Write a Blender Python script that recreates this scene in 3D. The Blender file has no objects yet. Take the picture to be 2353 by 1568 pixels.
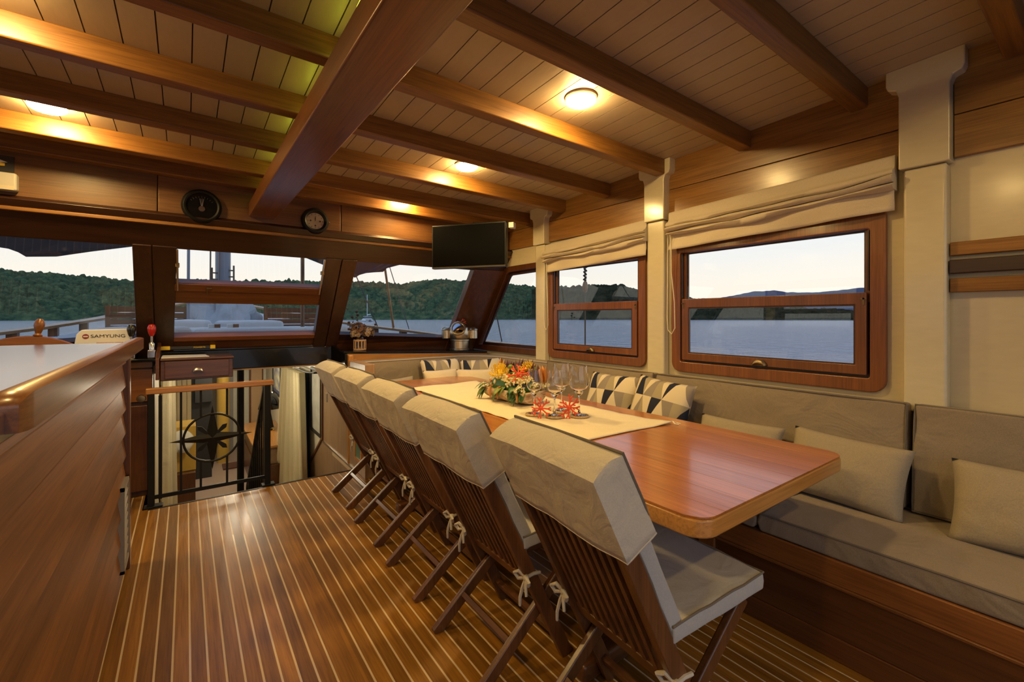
import bpy, bmesh, math, random
from mathutils import Vector as V, Matrix, noise as mnoise
random.seed(7)
sc = bpy.context.scene
COL = sc.collection
rad = math.radians

# ---------------------------------------------------------------- camera, sky, exposure
cam_d = bpy.data.cameras.new('camera'); cam = bpy.data.objects.new('camera', cam_d); COL.objects.link(cam)
cam.location = (0, 0, 1.3); cam.rotation_euler = (rad(90), 0, -rad(36.006))
cam_d.sensor_width = 36.0; cam_d.lens = 1030 / 2353 * 36
cam_d.shift_y = -(784 - 730) / 2353
cam_d.clip_end = 8000; cam_d.clip_start = 0.02
sc.camera = cam
sc.view_settings.view_transform = 'Standard'; sc.view_settings.look = 'None'
sc.view_settings.gamma = 1; sc.view_settings.use_curve_mapping = False
sc.view_settings.exposure = 0.0

LAMP = (1.0, 0.66, 0.235)
def make_world():
    w = bpy.data.worlds.new('dusk_sky'); sc.world = w; w.use_nodes = True
    nt = w.node_tree; nt.nodes.clear(); L = nt.links
    tc = nt.nodes.new('ShaderNodeTexCoord'); sep = nt.nodes.new('ShaderNodeSeparateXYZ')
    L.new(tc.outputs['Generated'], sep.inputs[0])
    r = nt.nodes.new('ShaderNodeValToRGB'); e = r.color_ramp
    e.elements[0].position = 0.0; e.elements[0].color = (1.0, 0.88, 0.74, 1)
    e.elements[1].position = 1.0; e.elements[1].color = (0.20, 0.31, 0.55, 1)
    for p, c in ((0.07, (1.0, 0.90, 0.79)), (0.17, (0.84, 0.86, 0.90)), (0.30, (0.66, 0.76, 0.93)), (0.6, (0.40, 0.53, 0.80))):
        k = e.elements.new(p); k.color = c + (1,)
    L.new(sep.outputs[2], r.inputs[0])
    bg = nt.nodes.new('ShaderNodeBackground'); bg.inputs[1].default_value = 1.18
    L.new(r.outputs[0], bg.inputs[0])
    o = nt.nodes.new('ShaderNodeOutputWorld'); L.new(bg.outputs[0], o.inputs[0])
make_world()

# ---------------------------------------------------------------- materials
def new_mat(name):
    m = bpy.data.materials.new(name); m.use_nodes = True
    nt = m.node_tree
    return m, nt, nt.nodes['Principled BSDF'], nt.links
def setp(b, **k):
    names = dict(rough='Roughness', metal='Metallic', coat='Coat Weight', coat_rough='Coat Roughness', spec='Specular IOR Level',
                 trans='Transmission Weight', ior='IOR', alpha='Alpha', sheen='Sheen Weight', sub='Subsurface Weight', emit='Emission Strength')
    for a, v in k.items(): b.inputs[names[a]].default_value = v
def plain(name, c, rough=.5, **k):
    m, nt, b, L = new_mat(name); b.inputs['Base Color'].default_value = (*c, 1); setp(b, rough=rough, **k); return m
def nd(nt, t, **k):
    n = nt.nodes.new(t)
    for a, v in k.items(): setattr(n, a, v)
    return n
def ramp(nt, stops, interp='LINEAR'):
    r = nt.nodes.new('ShaderNodeValToRGB'); r.color_ramp.interpolation = interp
    el = r.color_ramp.elements
    el[0].position, el[0].color = stops[0][0], (*stops[0][1], 1)
    el[1].position, el[1].color = stops[-1][0], (*stops[-1][1], 1)
    for p, c in stops[1:-1]: el.new(p).color = (*c, 1)
    return r
def wood(name, dark, light, axis='y', rough=.28, coat=.5, scale=1.0, tint=.22, bump=.06, coat_rough=.12):
    m, nt, b, L = new_mat(name)
    tc = nd(nt, 'ShaderNodeTexCoord'); oi = nd(nt, 'ShaderNodeObjectInfo')
    mul = nd(nt, 'ShaderNodeVectorMath', operation='SCALE'); mul.inputs[0].default_value = (37, 23, 51)
    L.new(oi.outputs['Random'], mul.inputs['Scale'])
    add = nd(nt, 'ShaderNodeVectorMath', operation='ADD'); L.new(tc.outputs['Object'], add.inputs[0]); L.new(mul.outputs[0], add.inputs[1])
    mp = nd(nt, 'ShaderNodeMapping'); s = [22 * scale] * 3; s['xyz'.index(axis)] = 1.3 * scale
    mp.inputs['Scale'].default_value = s; L.new(add.outputs[0], mp.inputs[0])
    n1 = nd(nt, 'ShaderNodeTexNoise'); n1.inputs['Scale'].default_value = 1.0; n1.inputs['Detail'].default_value = 6; n1.inputs['Roughness'].default_value = .62; n1.inputs['Distortion'].default_value = .6
    L.new(mp.outputs[0], n1.inputs['Vector'])
    mp2 = nd(nt, 'ShaderNodeMapping'); s2 = [170 * scale] * 3; s2['xyz'.index(axis)] = 5 * scale
    mp2.inputs['Scale'].default_value = s2; L.new(add.outputs[0], mp2.inputs[0])
    n2 = nd(nt, 'ShaderNodeTexNoise'); n2.inputs['Scale'].default_value = 1.0; n2.inputs['Detail'].default_value = 3; L.new(mp2.outputs[0], n2.inputs['Vector'])
    mid = tuple((a + c) / 2 for a, c in zip(dark, light))
    r = ramp(nt, [(.30, dark), (.52, mid), (.72, light)]); L.new(n1.outputs['Fac'], r.inputs[0])
    r2 = ramp(nt, [(.35, (.55, .5, .45)), (.55, (1, 1, 1))]); L.new(n2.outputs['Fac'], r2.inputs[0])
    mx = nd(nt, 'ShaderNodeMixRGB', blend_type='MULTIPLY'); mx.inputs[0].default_value = .55
    L.new(r.outputs[0], mx.inputs[1]); L.new(r2.outputs[0], mx.inputs[2])
    hv = nd(nt, 'ShaderNodeHueSaturation'); mr = nd(nt, 'ShaderNodeMapRange'); mr.inputs[3].default_value = 1 - tint; mr.inputs[4].default_value = 1 + tint
    L.new(oi.outputs['Random'], mr.inputs[0]); L.new(mr.outputs[0], hv.inputs['Value']); L.new(mx.outputs[0], hv.inputs['Color'])
    L.new(hv.outputs[0], b.inputs['Base Color'])
    bp = nd(nt, 'ShaderNodeBump'); bp.inputs['Strength'].default_value = bump; bp.inputs['Distance'].default_value = .004
    L.new(n2.outputs['Fac'], bp.inputs['Height']); L.new(bp.outputs[0], b.inputs['Normal'])
    setp(b, rough=rough, coat=coat, coat_rough=coat_rough)
    return m
def fabric(name, c, vary=.10, wrinkle=.25, weave=.25, rough=.92, wscale=7, sheen=.1):
    m, nt, b, L = new_mat(name)
    tc = nd(nt, 'ShaderNodeTexCoord')
    n = nd(nt, 'ShaderNodeTexNoise'); n.inputs['Scale'].default_value = 260; n.inputs['Detail'].default_value = 2; L.new(tc.outputs['Object'], n.inputs['Vector'])
    w = nd(nt, 'ShaderNodeTexNoise'); w.inputs['Scale'].default_value = wscale; w.inputs['Detail'].default_value = 3; w.inputs['Distortion'].default_value = 1.2; L.new(tc.outputs['Object'], w.inputs['Vector'])
    r = ramp(nt, [(.3, tuple(x * (1 - vary) for x in c)), (.7, tuple(min(1, x * (1 + vary)) for x in c))])
    L.new(n.outputs['Fac'], r.inputs[0]); L.new(r.outputs[0], b.inputs['Base Color'])
    b1 = nd(nt, 'ShaderNodeBump'); b1.inputs['Strength'].default_value = wrinkle; b1.inputs['Distance'].default_value = .03; L.new(w.outputs['Fac'], b1.inputs['Height'])
    b2 = nd(nt, 'ShaderNodeBump'); b2.inputs['Strength'].default_value = weave; b2.inputs['Distance'].default_value = .002; L.new(n.outputs['Fac'], b2.inputs['Height'])
    L.new(b1.outputs[0], b2.inputs['Normal']); L.new(b2.outputs[0], b.inputs['Normal'])
    setp(b, rough=rough, sheen=sheen, spec=.2)
    return m
def paint(name, c, rough=.3, bump=.08, scale=60, coat=.2):
    m, nt, b, L = new_mat(name)
    tc = nd(nt, 'ShaderNodeTexCoord'); mp = nd(nt, 'ShaderNodeMapping'); mp.inputs['Scale'].default_value = (scale, scale * .3, scale); L.new(tc.outputs['Object'], mp.inputs[0])
    n = nd(nt, 'ShaderNodeTexNoise'); n.inputs['Scale'].default_value = 1; n.inputs['Detail'].default_value = 4; L.new(mp.outputs[0], n.inputs['Vector'])
    r = ramp(nt, [(.3, tuple(x * .94 for x in c)), (.7, c)]); L.new(n.outputs['Fac'], r.inputs[0]); L.new(r.outputs[0], b.inputs['Base Color'])
    bp = nd(nt, 'ShaderNodeBump'); bp.inputs['Strength'].default_value = bump; bp.inputs['Distance'].default_value = .005; L.new(n.outputs['Fac'], bp.inputs['Height']); L.new(bp.outputs[0], b.inputs['Normal'])
    setp(b, rough=rough, coat=coat, coat_rough=.15)
    return m
def pane_glass(name, tint=(.96, .98, .98), ior=1.5):
    m = bpy.data.materials.new(name); m.use_nodes = True; nt = m.node_tree; nt.nodes.clear(); L = nt.links
    o = nd(nt, 'ShaderNodeOutputMaterial'); mx = nd(nt, 'ShaderNodeMixShader'); fr = nd(nt, 'ShaderNodeFresnel'); 
    ge = nd(nt, 'ShaderNodeNewGeometry'); mr = nd(nt, 'ShaderNodeMapRange'); mr.inputs[3].default_value = ior; mr.inputs[4].default_value = 1 / ior
    L.new(ge.outputs['Backfacing'], mr.inputs[0]); L.new(mr.outputs[0], fr.inputs[0])
    t = nd(nt, 'ShaderNodeBsdfTransparent'); t.inputs[0].default_value = (*tint, 1); g = nd(nt, 'ShaderNodeBsdfGlossy'); g.inputs['Roughness'].default_value = 0.0
    L.new(fr.outputs[0], mx.inputs[0]); L.new(t.outputs[0], mx.inputs[1]); L.new(g.outputs[0], mx.inputs[2]); L.new(mx.outputs[0], o.inputs[0])
    return m
def emitter(name, c, s):
    m, nt, b, L = new_mat(name); b.inputs['Base Color'].default_value = (*c, 1); b.inputs['Emission Color'].default_value = (*c, 1); setp(b, emit=s); return m

_w = {}
PAL = dict(  # dark, light, rough, coat, coat_rough
    teak=((.20, .083, .010), (.40, .185, .024), .34, .12, .16),
    beam=((.17, .072, .014), (.33, .150, .028), .42, .15, .3),
    girder=((.125, .044, .012), (.215, .080, .022), .32, .4, .2),
    table=((.36, .112, .016), (.54, .195, .030), .3, .55, .13),
    edge=((.40, .175, .035), (.50, .225, .05), .3, .5, .15),
    mahog=((.085, .028, .009), (.155, .053, .015), .34, .4, .15),
    frame=((.135, .043, .014), (.225, .078, .025), .34, .4, .15),
    dark=((.026, .009, .005), (.056, .019, .009), .36, .3, .2),
    chair=((.085, .030, .010), (.185, .070, .021), .36, .3, .2),
    header=((.13, .058, .018), (.22, .102, .034), .42, .2, .3),
    band=((.20, .092, .020), (.34, .165, .040), .35, .35, .2),
    bar=((.14, .053, .013), (.27, .110, .028), .5, .12, .35),
    bench=((.16, .056, .014), (.26, .096, .024), .36, .3, .2),
    ply=((.30, .19, .11), (.40, .26, .15), .4, .2, .2))
def wd(kind, axis='y', scale=1.0):
    k = (kind, axis, scale)
    if k not in _w:
        d, l, r, c, cr = PAL[kind]
        _w[k] = wood('wood_%s_%s' % (kind, axis), d, l, axis, r, c, scale, coat_rough=cr)
    return _w[k]
M = dict(
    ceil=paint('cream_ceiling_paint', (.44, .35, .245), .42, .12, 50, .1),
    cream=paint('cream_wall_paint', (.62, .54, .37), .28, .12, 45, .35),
    post=paint('cream_gloss_post', (.66, .60, .43), .22, .10, 45, .5),
    seam=plain('seam_brown', (.06, .03, .012), .8),
    caulk=plain('pale_caulk_seam', (.72, .56, .36), .35, coat=.4),
    taupe=fabric('taupe_bench_fabric', (.265, .215, .16), .10, .7, wscale=4),
    taupe2=fabric('tan_pillow_fabric', (.34, .285, .205), .10, .35),
    cover=fabric('chair_cover_canvas', (.53, .48, .40), .06, .28, wscale=10),
    pad=fabric('grey_chair_pad', (.41, .40, .39), .06, .3),
    creamp=fabric('cream_pillow_fabric', (.66, .57, .42), .06, .3),
    blind=fabric('blind_linen', (.62, .54, .42), .05, .25),
    runner=fabric('runner_linen', (.74, .65, .46), .06, .35, wscale=5),
    piping=fabric('dark_piping', (.15, .125, .10), .05, .1),
    glass=pane_glass('window_glass'), black=plain('black_iron', (.008, .008, .009), .5, spec=.25),
    gloss=plain('black_gloss', (.005, .005, .006), .14, coat=.15, spec=.35), chrome=plain('chrome', (.75, .74, .72), .15, metal=1),
    brass=plain('old_brass', (.24, .18, .10), .42, metal=1), screen=plain('tv_screen', (.003, .003, .0035), .5, spec=.03),
    tvb=plain('tv_bezel', (.010, .010, .011), .35, spec=.3), white=plain('white_plastic', (.75, .74, .72), .4),
    steel=plain('satin_nickel', (.62, .58, .52), .28, metal=1),
    lamp=emitter('lamp_lens', LAMP, 285.0), led=emitter('led_strip_yellow', (.80, .90, .06), 6.0),
    coral=plain('red_coral', (.75, .085, .03), .6), rope=fabric('jute_rope', (.46, .33, .19), .25, .6, .6),
    bark=None, leaf=plain('leaf_green', (.045, .13, .03), .4), leafy=plain('leaf_olive', (.16, .22, .04), .5),
    yellow=plain('yellow_petal', (.80, .55, .03), .6), whitef=plain('white_blossom', (.86, .80, .55), .7),
    purple=plain('purple_bract', (.085, .028, .035), .45), orange=plain('orange_stem', (.55, .22, .05), .6), thistle=plain('thistle_blue', (.06, .06, .11), .7),
    awn=fabric('awning_grey', (.045, .055, .065), .08, .2), deckw=plain('deck_white', (.62, .66, .72), .5),
    sunbed=fabric('sunbed_fabric', (.58, .57, .56), .05, .4), mast=plain('mast_paint', (.16, .20, .25), .4),
    rope2=plain('rigging_rope', (.10, .085, .07), .7), cord=plain('blind_cord', (.75, .68, .5), .5),
)
def bark_mat():
    m, nt, b, L = new_mat('birch_bark')
    tc = nd(nt, 'ShaderNodeTexCoord'); mp = nd(nt, 'ShaderNodeMapping'); mp.inputs['Scale'].default_value = (14, 14, 45); L.new(tc.outputs['Object'], mp.inputs[0])
    n = nd(nt, 'ShaderNodeTexNoise'); n.inputs['Scale'].default_value = 1; n.inputs['Detail'].default_value = 6; L.new(mp.outputs[0], n.inputs['Vector'])
    r = ramp(nt, [(.34, (.20, .10, .05)), (.45, (.50, .33, .20)), (.6, (.66, .52, .38))]); L.new(n.outputs['Fac'], r.inputs[0]); L.new(r.outputs[0], b.inputs['Base Color'])
    bp = nd(nt, 'ShaderNodeBump'); bp.inputs['Strength'].default_value = .6; bp.inputs['Distance'].default_value = .01; L.new(n.outputs['Fac'], bp.inputs['Height']); L.new(bp.outputs[0], b.inputs['Normal'])
    setp(b, rough=.85); return m
M['bark'] = bark_mat()
def pattern_mat():
    m, nt, b, L = new_mat('triangle_print_fabric')
    tc = nd(nt, 'ShaderNodeTexCoord'); sp = nd(nt, 'ShaderNodeSeparateXYZ'); L.new(tc.outputs['Object'], sp.inputs[0])
    def math_(op, a, bb=None):
        n = nd(nt, 'ShaderNodeMath', operation=op)
        for i, x in enumerate((a, bb)):
            if x is None: continue
            if isinstance(x, (int, float)): n.inputs[i].default_value = x
            else: L.new(x, n.inputs[i])
        return n.outputs[0]
    x = math_('ADD', math_('MULTIPLY', sp.outputs[0], 12.5), 20.25); y = math_('ADD', math_('MULTIPLY', sp.outputs[1], 5.2), 20.55)
    fx, fy = math_('FRACT', x), math_('FRACT', y); ix, iy = math_('FLOOR', x), math_('FLOOR', y)
    odd = math_('MODULO', math_('ADD', ix, iy), 2.0)
    fxx = math_('ABSOLUTE', math_('SUBTRACT', fx, odd))
    bit = math_('GREATER_THAN', fxx, fy)
    idx = math_('MODULO', math_('ADD', math_('ADD', math_('MULTIPLY', ix, 2.0), math_('MULTIPLY', iy, 3.0)), math_('MULTIPLY', bit, 1.0)), 5.0)
    v = math_('DIVIDE', math_('ADD', idx, .5), 5.0)
    r = ramp(nt, [(0, (.022, .026, .05)), (.2, (.66, .58, .44)), (.4, (.27, .235, .21)), (.6, (.66, .58, .44)), (.8, (.36, .31, .22))], 'CONSTANT')
    L.new(v, r.inputs[0]); L.new(r.outputs[0], b.inputs['Base Color']); setp(b, rough=.9, spec=.2)
    return m
M['pattern'] = pattern_mat()

# ---------------------------------------------------------------- mesh builder
class MB:
    def __init__(s, T=None): s.v = []; s.f = []; s.T = T
    def add(s, vs, fs):
        o = len(s.v)
        for p in vs:
            p = V(p)
            if s.T is not None: p = s.T @ p
            s.v.append(p)
        s.f += [tuple(i + o for i in f) for f in fs]; return s
    def hexa(s, p): # 8 points: bottom 4 ccw, top 4
        return s.add(p, [(0, 3, 2, 1), (4, 5, 6, 7), (0, 1, 5, 4), (1, 2, 6, 5), (2, 3, 7, 6), (3, 0, 4, 7)])
    def box(s, x0, x1, y0, y1, z0, z1):
        return s.hexa([(x0, y0, z0), (x1, y0, z0), (x1, y1, z0), (x0, y1, z0), (x0, y0, z1), (x1, y0, z1), (x1, y1, z1), (x0, y1, z1)])
    def beam(s, a, b, w, h, up=(0, 0, 1)):
        a, b, up = V(a), V(b), V(up); d = (b - a).normalized(); sd = d.cross(up).normalized() * w / 2; u = sd.cross(d).normalized() * h / 2
        return s.hexa([a - sd - u, a + sd - u, b + sd - u, b - sd - u, a - sd + u, a + sd + u, b + sd + u, b - sd + u])
    def tube(s, pts, r, n=8, closed=False):
        pts = [V(p) for p in pts]; N = len(pts); rs = r if isinstance(r, (list, tuple)) else [r] * N; vs = []; fs = []
        ref = None
        for i, p in enumerate(pts):
            a = pts[(i - 1) % N] if (closed or i > 0) else p; b = pts[(i + 1) % N] if (closed or i < N - 1) else p
            d = (b - a).normalized()
            if ref is None: ref = V((0, 0, 1)) if abs(d.z) < .9 else V((1, 0, 0))
            x = d.cross(ref).normalized(); y = x.cross(d).normalized(); ref = y
            for k in range(n):
                t = 2 * math.pi * k / n; vs.append(p + (x * math.cos(t) + y * math.sin(t)) * rs[i])
        for i in range(N if closed else N - 1):
            j = (i + 1) % N
            for k in range(n): fs.append((i * n + k, i * n + (k + 1) % n, j * n + (k + 1) % n, j * n + k))
        if not closed: fs += [tuple(range(n)), tuple(range((N - 1) * n, N * n))]
        return s.add(vs, fs)
    def lathe(s, prof, n=24, c=(0, 0, 0), R=None, cap=True):
        vs = []; fs = []; c = V(c)
        for r, z in prof:
            for k in range(n):
                t = 2 * math.pi * k / n; p = V((r * math.cos(t), r * math.sin(t), z))
                vs.append(c + (R @ p if R is not None else p))
        for i in range(len(prof) - 1):
            for k in range(n): fs.append((i * n + k, i * n + (k + 1) % n, (i + 1) * n + (k + 1) % n, (i + 1) * n + k))
        if cap:
            if prof[0][0] > 1e-5: fs.append(tuple(range(n)))
            if prof[-1][0] > 1e-5: fs.append(tuple(range((len(prof) - 1) * n, len(prof) * n)))
        return s.add(vs, fs)
    def prism(s, poly, o, U, W, N):   # polygon in plane (o,U,W) extruded by vector N
        o, U, W, N = V(o), V(U), V(W), V(N); n = len(poly)
        vs = [o + U * a + W * b for a, b in poly] + [o + U * a + W * b + N for a, b in poly]
        return s.add(vs, [tuple(range(n)), tuple(range(2 * n - 1, n - 1, -1))] + [(i, (i + 1) % n, n + (i + 1) % n, n + i) for i in range(n)])
    def grid(s, fn, nu, nv):
        vs = [fn(i / nu, j / nv) for i in range(nu + 1) for j in range(nv + 1)]
        return s.add(vs, [(i * (nv + 1) + j, (i + 1) * (nv + 1) + j, (i + 1) * (nv + 1) + j + 1, i * (nv + 1) + j + 1) for i in range(nu) for j in range(nv)])
    def ball(s, c, rx, ry=None, rz=None, nu=8, nv=6, R=None):
        ry = rx if ry is None else ry; rz = rx if rz is None else rz; c = V(c); vs = []; fs = []
        q = []
        for j in range(nv + 1):
            ph = math.pi * j / nv
            for k in range(nu):
                t = 2 * math.pi * k / nu; p = V((rx * math.sin(ph) * math.cos(t), ry * math.sin(ph) * math.sin(t), rz * math.cos(ph)))
                vs.append(c + (R @ p if R is not None else p))
        for j in range(nv):
            for k in range(nu): fs.append((j * nu + k, (j + 1) * nu + k, (j + 1) * nu + (k + 1) % nu, j * nu + (k + 1) % nu))
        return s.add(vs, fs)
    def build(s, name, mat, parent=None, smooth=False, bevel=0, label=None, seg=2, sharp=38, solid=0, origin=None):
        off = V((0, 0, 0)); p = parent
        while p is not None: off += p.location; p = p.parent
        loc = V((0, 0, 0))
        if parent is None and s.v:
            if origin is not None: loc = V(origin)
            else:
                lo = [min(v[i] for v in s.v) for i in range(3)]; hi = [max(v[i] for v in s.v) for i in range(3)]
                loc = V(((lo[0] + hi[0]) / 2, (lo[1] + hi[1]) / 2, lo[2]))
            off = loc
        me = bpy.data.meshes.new(name); me.from_pydata([v - off for v in s.v], [], s.f)
        bm = bmesh.new(); bm.from_mesh(me)
        bmesh.ops.remove_doubles(bm, verts=bm.verts, dist=1e-5)
        bmesh.ops.recalc_face_normals(bm, faces=bm.faces); bm.to_mesh(me); bm.free()
        if smooth:
            me.polygons.foreach_set('use_smooth', [True] * len(me.polygons)); me.set_sharp_from_angle(angle=rad(sharp))
        me.materials.append(mat)
        o = bpy.data.objects.new(name, me); COL.objects.link(o); o.parent = parent; o.location = loc
        if solid:
            md = o.modifiers.new('solid', 'SOLIDIFY'); md.thickness = solid; md.offset = 0
        if bevel:
            md = o.modifiers.new('bevel', 'BEVEL'); md.width = bevel; md.segments = seg; md.limit_method = 'ANGLE'; md.angle_limit = rad(35)
            me.polygons.foreach_set('use_smooth', [True] * len(me.polygons)); md.harden_normals = True
        if label: o['label'] = label
        return o
def tag(o, label, cat, group=None):
    o['label'] = label; o['category'] = cat
    if group: o['group'] = group
    return o
def thing(name, label, cat, loc=(0, 0, 0), group=None):
    o = bpy.data.objects.new(name, None); COL.objects.link(o); o.location = loc; o.empty_display_size = .1
    return tag(o, label, cat, group)
def struct(o): o['kind'] = 'structure'; return o
def sroot(name, loc=(0, 0, 0)):
    o = bpy.data.objects.new(name, None); COL.objects.link(o); o.location = loc; return struct(o)
def kids(o): return [c for c in bpy.data.objects if c.parent == o]
def dup(o, loc=None, rotz=None, label=None, group=None, parent=None):
    c = o.copy(); COL.objects.link(c)
    if parent is not None: c.parent = parent
    for ch in kids(o): dup(ch, parent=c)
    if loc is not None: c.location = loc
    if rotz is not None: c.rotation_euler[2] = rotz
    if label: c['label'] = label
    if group: c['group'] = group
    return c
def rotz(a): return Matrix.Rotation(a, 3, 'Z')
def frame_mat(o, x, y):  # 4x4 with x,y axes given, z = x cross y
    x = V(x).normalized(); y = V(y); y = (y - x * y.dot(x)).normalized(); z = x.cross(y)
    return Matrix(((x.x, y.x, z.x, o[0]), (x.y, y.y, z.y, o[1]), (x.z, y.z, z.z, o[2]), (0, 0, 0, 1)))
def nz(x, y, z=0): return mnoise.noise(V((x, y, z)))

# ---------------------------------------------------------------- dimensions
XP, XS = -1.79, 2.68            # port and starboard walls
YA, YF = -1.45, 3.70             # aft wall, header board
def CZ(x, y): return 2.4986 - .02 * x - .045 * y
def YW(z): return 3.72 + .75 * (1.95 - z)   # raked windscreen plane
def WP(x, z, o=0):                          # point on the windscreen, o = offset forward-normal
    return V((x, YW(z) + o * .8, z + o * .6))
OX0, OX1, OY = -.20, 1.16, 3.90             # stair opening
CH = .985                                   # dash and counter height

# ================================================================ SETTING: floor
m = MB(); m.box(XP - .05, XS + .05, YA - .05, OY, -.05, -.0006); m.box(XP - .05, OX0, OY, 4.6, -.05, -.0006); m.box(OX1, XS + .05, OY, 4.6, -.05, -.0006)
floor = struct(m.build('floor', M['caulk'], origin=(0, 0, 0)))
PW = .0535; GAP = .0072
x = -1.75; k = 0; tk = wd('teak', 'y')
while x < 2.62:
    w = PW - GAP
    if abs(x - .66) < PW / 2: pass
    yend = OY if (x + w > OX0 and x < OX1) else 4.45
    m = MB(); m.box(x, min(x + w, XS), YA + .02, yend - .004, -.006, .0)
    if x < 2.06: m.build('plank', tk, floor)
    x += PW; k += 1
m = MB(); m.box(.445, .527, YA + .02, OY - .004, -.004, .0012); m.build('centre_plank', tk, floor)
m = MB(); m.box(OX0 - .01, OX1 + .01, OY - .02, OY, -.06, .003); m.build('opening_edge', M['black'], floor)

# ================================================================ ceiling, beams, girder
m = MB(); th = .03
def slab(m, x0, x1, y0, y1, d0, d1):   # follows the cambered ceiling; d measured up from the ceiling surface
    m.hexa([(a, b, CZ(a, b) + d) for d in (d0, d1) for a, b in ((x0, y0), (x1, y0), (x1, y1), (x0, y1))])
slab(m, XP - .05, XS + .05, YA, YF + .1, .012, .05)
ceil = struct(m.build('ceiling', M['seam'], origin=(0, 0, 2.3)))
xs = .469 - .1118 * 20
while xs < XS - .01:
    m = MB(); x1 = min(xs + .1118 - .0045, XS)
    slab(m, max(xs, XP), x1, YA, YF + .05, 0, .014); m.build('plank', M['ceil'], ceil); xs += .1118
BY = [-.80, -.27, .26, .775, 1.33, 1.868, 2.40, 2.90, 3.40]
bmx = wd('beam', 'x')
for y in BY:
    m = MB(); m.hexa([(a, b, CZ(a, b) + d) for d in (-.098, .004) for a, b in ((XP, y - .036), (XS, y - .036), (XS, y + .036), (XP, y + .036))])
    m.build('beam', bmx, ceil, bevel=.008)
m = MB(); m.hexa([(a, b, CZ(a, b) + d) for d in (-.115, .004) for a, b in ((XP, YF - .07), (XS, YF - .07), (XS, YF), (XP, YF))]); m.build('beam', bmx, ceil, bevel=.006)
m = MB(); m.box(.360, .530, YA, YF, 2.02, 2.12); gird = m.build('girder', wd('girder', 'y'), ceil, bevel=.008)
for y in BY + [YF - .035]:
    m = MB(); m.box(.46, .52, y - .03, y + .03, 2.118, CZ(.49, y) - .094); m.build('block', bmx, gird)
for ya_, yb_ in zip(BY, BY[1:] + [YF - .035]):
    za = CZ(.475, ya_) - .075; zb = CZ(.475, yb_) - .075
    m = MB(); m.hexa([(.478, ya_ + .04, za), (.50, ya_ + .04, za), (.50, yb_ - .04, zb), (.478, yb_ - .04, zb), (.478, ya_ + .04, za + .02), (.50, ya_ + .04, za + .02), (.50, yb_ - .04, zb + .02), (.478, yb_ - .04, zb + .02)]); bt_ = m.build('strip_baffle', bmx, gird)  # added unseen batten, keeps the strip's glow to the left side
    m = MB(); m.hexa([(.470, ya_ + .06, za + .004), (.477, ya_ + .06, za + .004), (.477, yb_ - .06, zb + .004), (.470, yb_ - .06, zb + .004), (.470, ya_ + .06, za + .016), (.477, ya_ + .06, za + .016), (.477, yb_ - .06, zb + .016), (.470, yb_ - .06, zb + .016)]); m.build('light_strip', M['led'], bt_, label='yellow green light strip')

# ---- starboard wall with window openings
W1 = (2.04, 3.10); W2 = (.675, 1.815); WZ = (.945, 1.82)
O1 = (2.075, 3.065); O2 = (.71, 1.78); OZ = (.98, 1.785)
m = MB(); X0, X1 = XS, XS + .05
m.box(X0, X1, YA, 4.55, 0, OZ[0]); m.box(X0, X1, YA, O2[0], OZ[0], OZ[1]); m.box(X0, X1, O2[1], O1[0], OZ[0], OZ[1]); m.box(X0, X1, O1[1], 3.255, OZ[0], OZ[1])
m.box(X0, X1, YA, 3.9, OZ[1], 2.5)
A, Bq = (4.36, OZ[0]), (3.76, OZ[1])
m.prism([A, (YW(OZ[0]) + .06, OZ[0]), (YW(OZ[1]) + .06, OZ[1]), Bq], (X0, 0, 0), (0, 1, 0), (0, 0, 1), (.05, 0, 0))
wall_s = struct(m.build('wall_starboard', M['cream'], origin=(XS, 0, 0)))
bay = [(YA, .44), (.62, 1.84), (2.0, 3.09), (3.24, YF)]
for i, (a, b) in enumerate(bay):
    for z0, z1 in ((1.985, 2.165), (2.169, 2.47)):
        m = MB(); zt = (lambda y: min(z1, CZ(XS, y) + .01))
        m.hexa([(XS - .022, a, z0), (XS, a, z0), (XS, b, z0), (XS - .022, b, z0), (XS - .022, a, zt(a)), (XS, a, zt(a)), (XS, b, zt(b)), (XS - .022, b, zt(b))])
        m.build('board', wd('band', 'y'), wall_s, bevel=.003)
def wall_post(y0, y1, par, sx=XS, sgn=-1):
    root_b = MB(); root_b.box(min(sx, sx + sgn * .062), max(sx, sx + sgn * .062), y0, y1, .88, 1.965)
    p = root_b.build('post', M['post'], par, bevel=.012)
    u = MB(); zc = CZ(sx, y0)
    prof = [(y0 - .012, 1.965), (y1 + .012, 1.965), (y1 + .012, zc - .13), (y1 + .022, zc - .10), (y1 + .05, zc - .09), (y1 + .058, zc - .07), (y1 + .058, zc + .01), (y0 - .058, zc + .01), (y0 - .058, zc - .07), (y0 - .05, zc - .09), (y0 - .022, zc - .10), (y0 - .012, zc - .13)]
    u.prism(prof, (sx, 0, 0), (0, 1, 0), (0, 0, 1), (sgn * .082, 0, 0)); u.build('post_head', M['post'], p, bevel=.006)
for y0, y1 in ((.455, .60), (1.852, 1.99), (3.10, 3.235)): wall_post(y0, y1, wall_s)
slat_w = wd('beam', 'y')
for z0, z1, d in ((1.565, 1.622, .03), (1.487, 1.545, .045), (1.408, 1.467, .03)):
    m = MB(); m.box(XS - d, XS, -.9, .452, z0, z1); m.build('slat', slat_w if d < .04 else wd('dark', 'y'), wall_s, bevel=.004)

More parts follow.
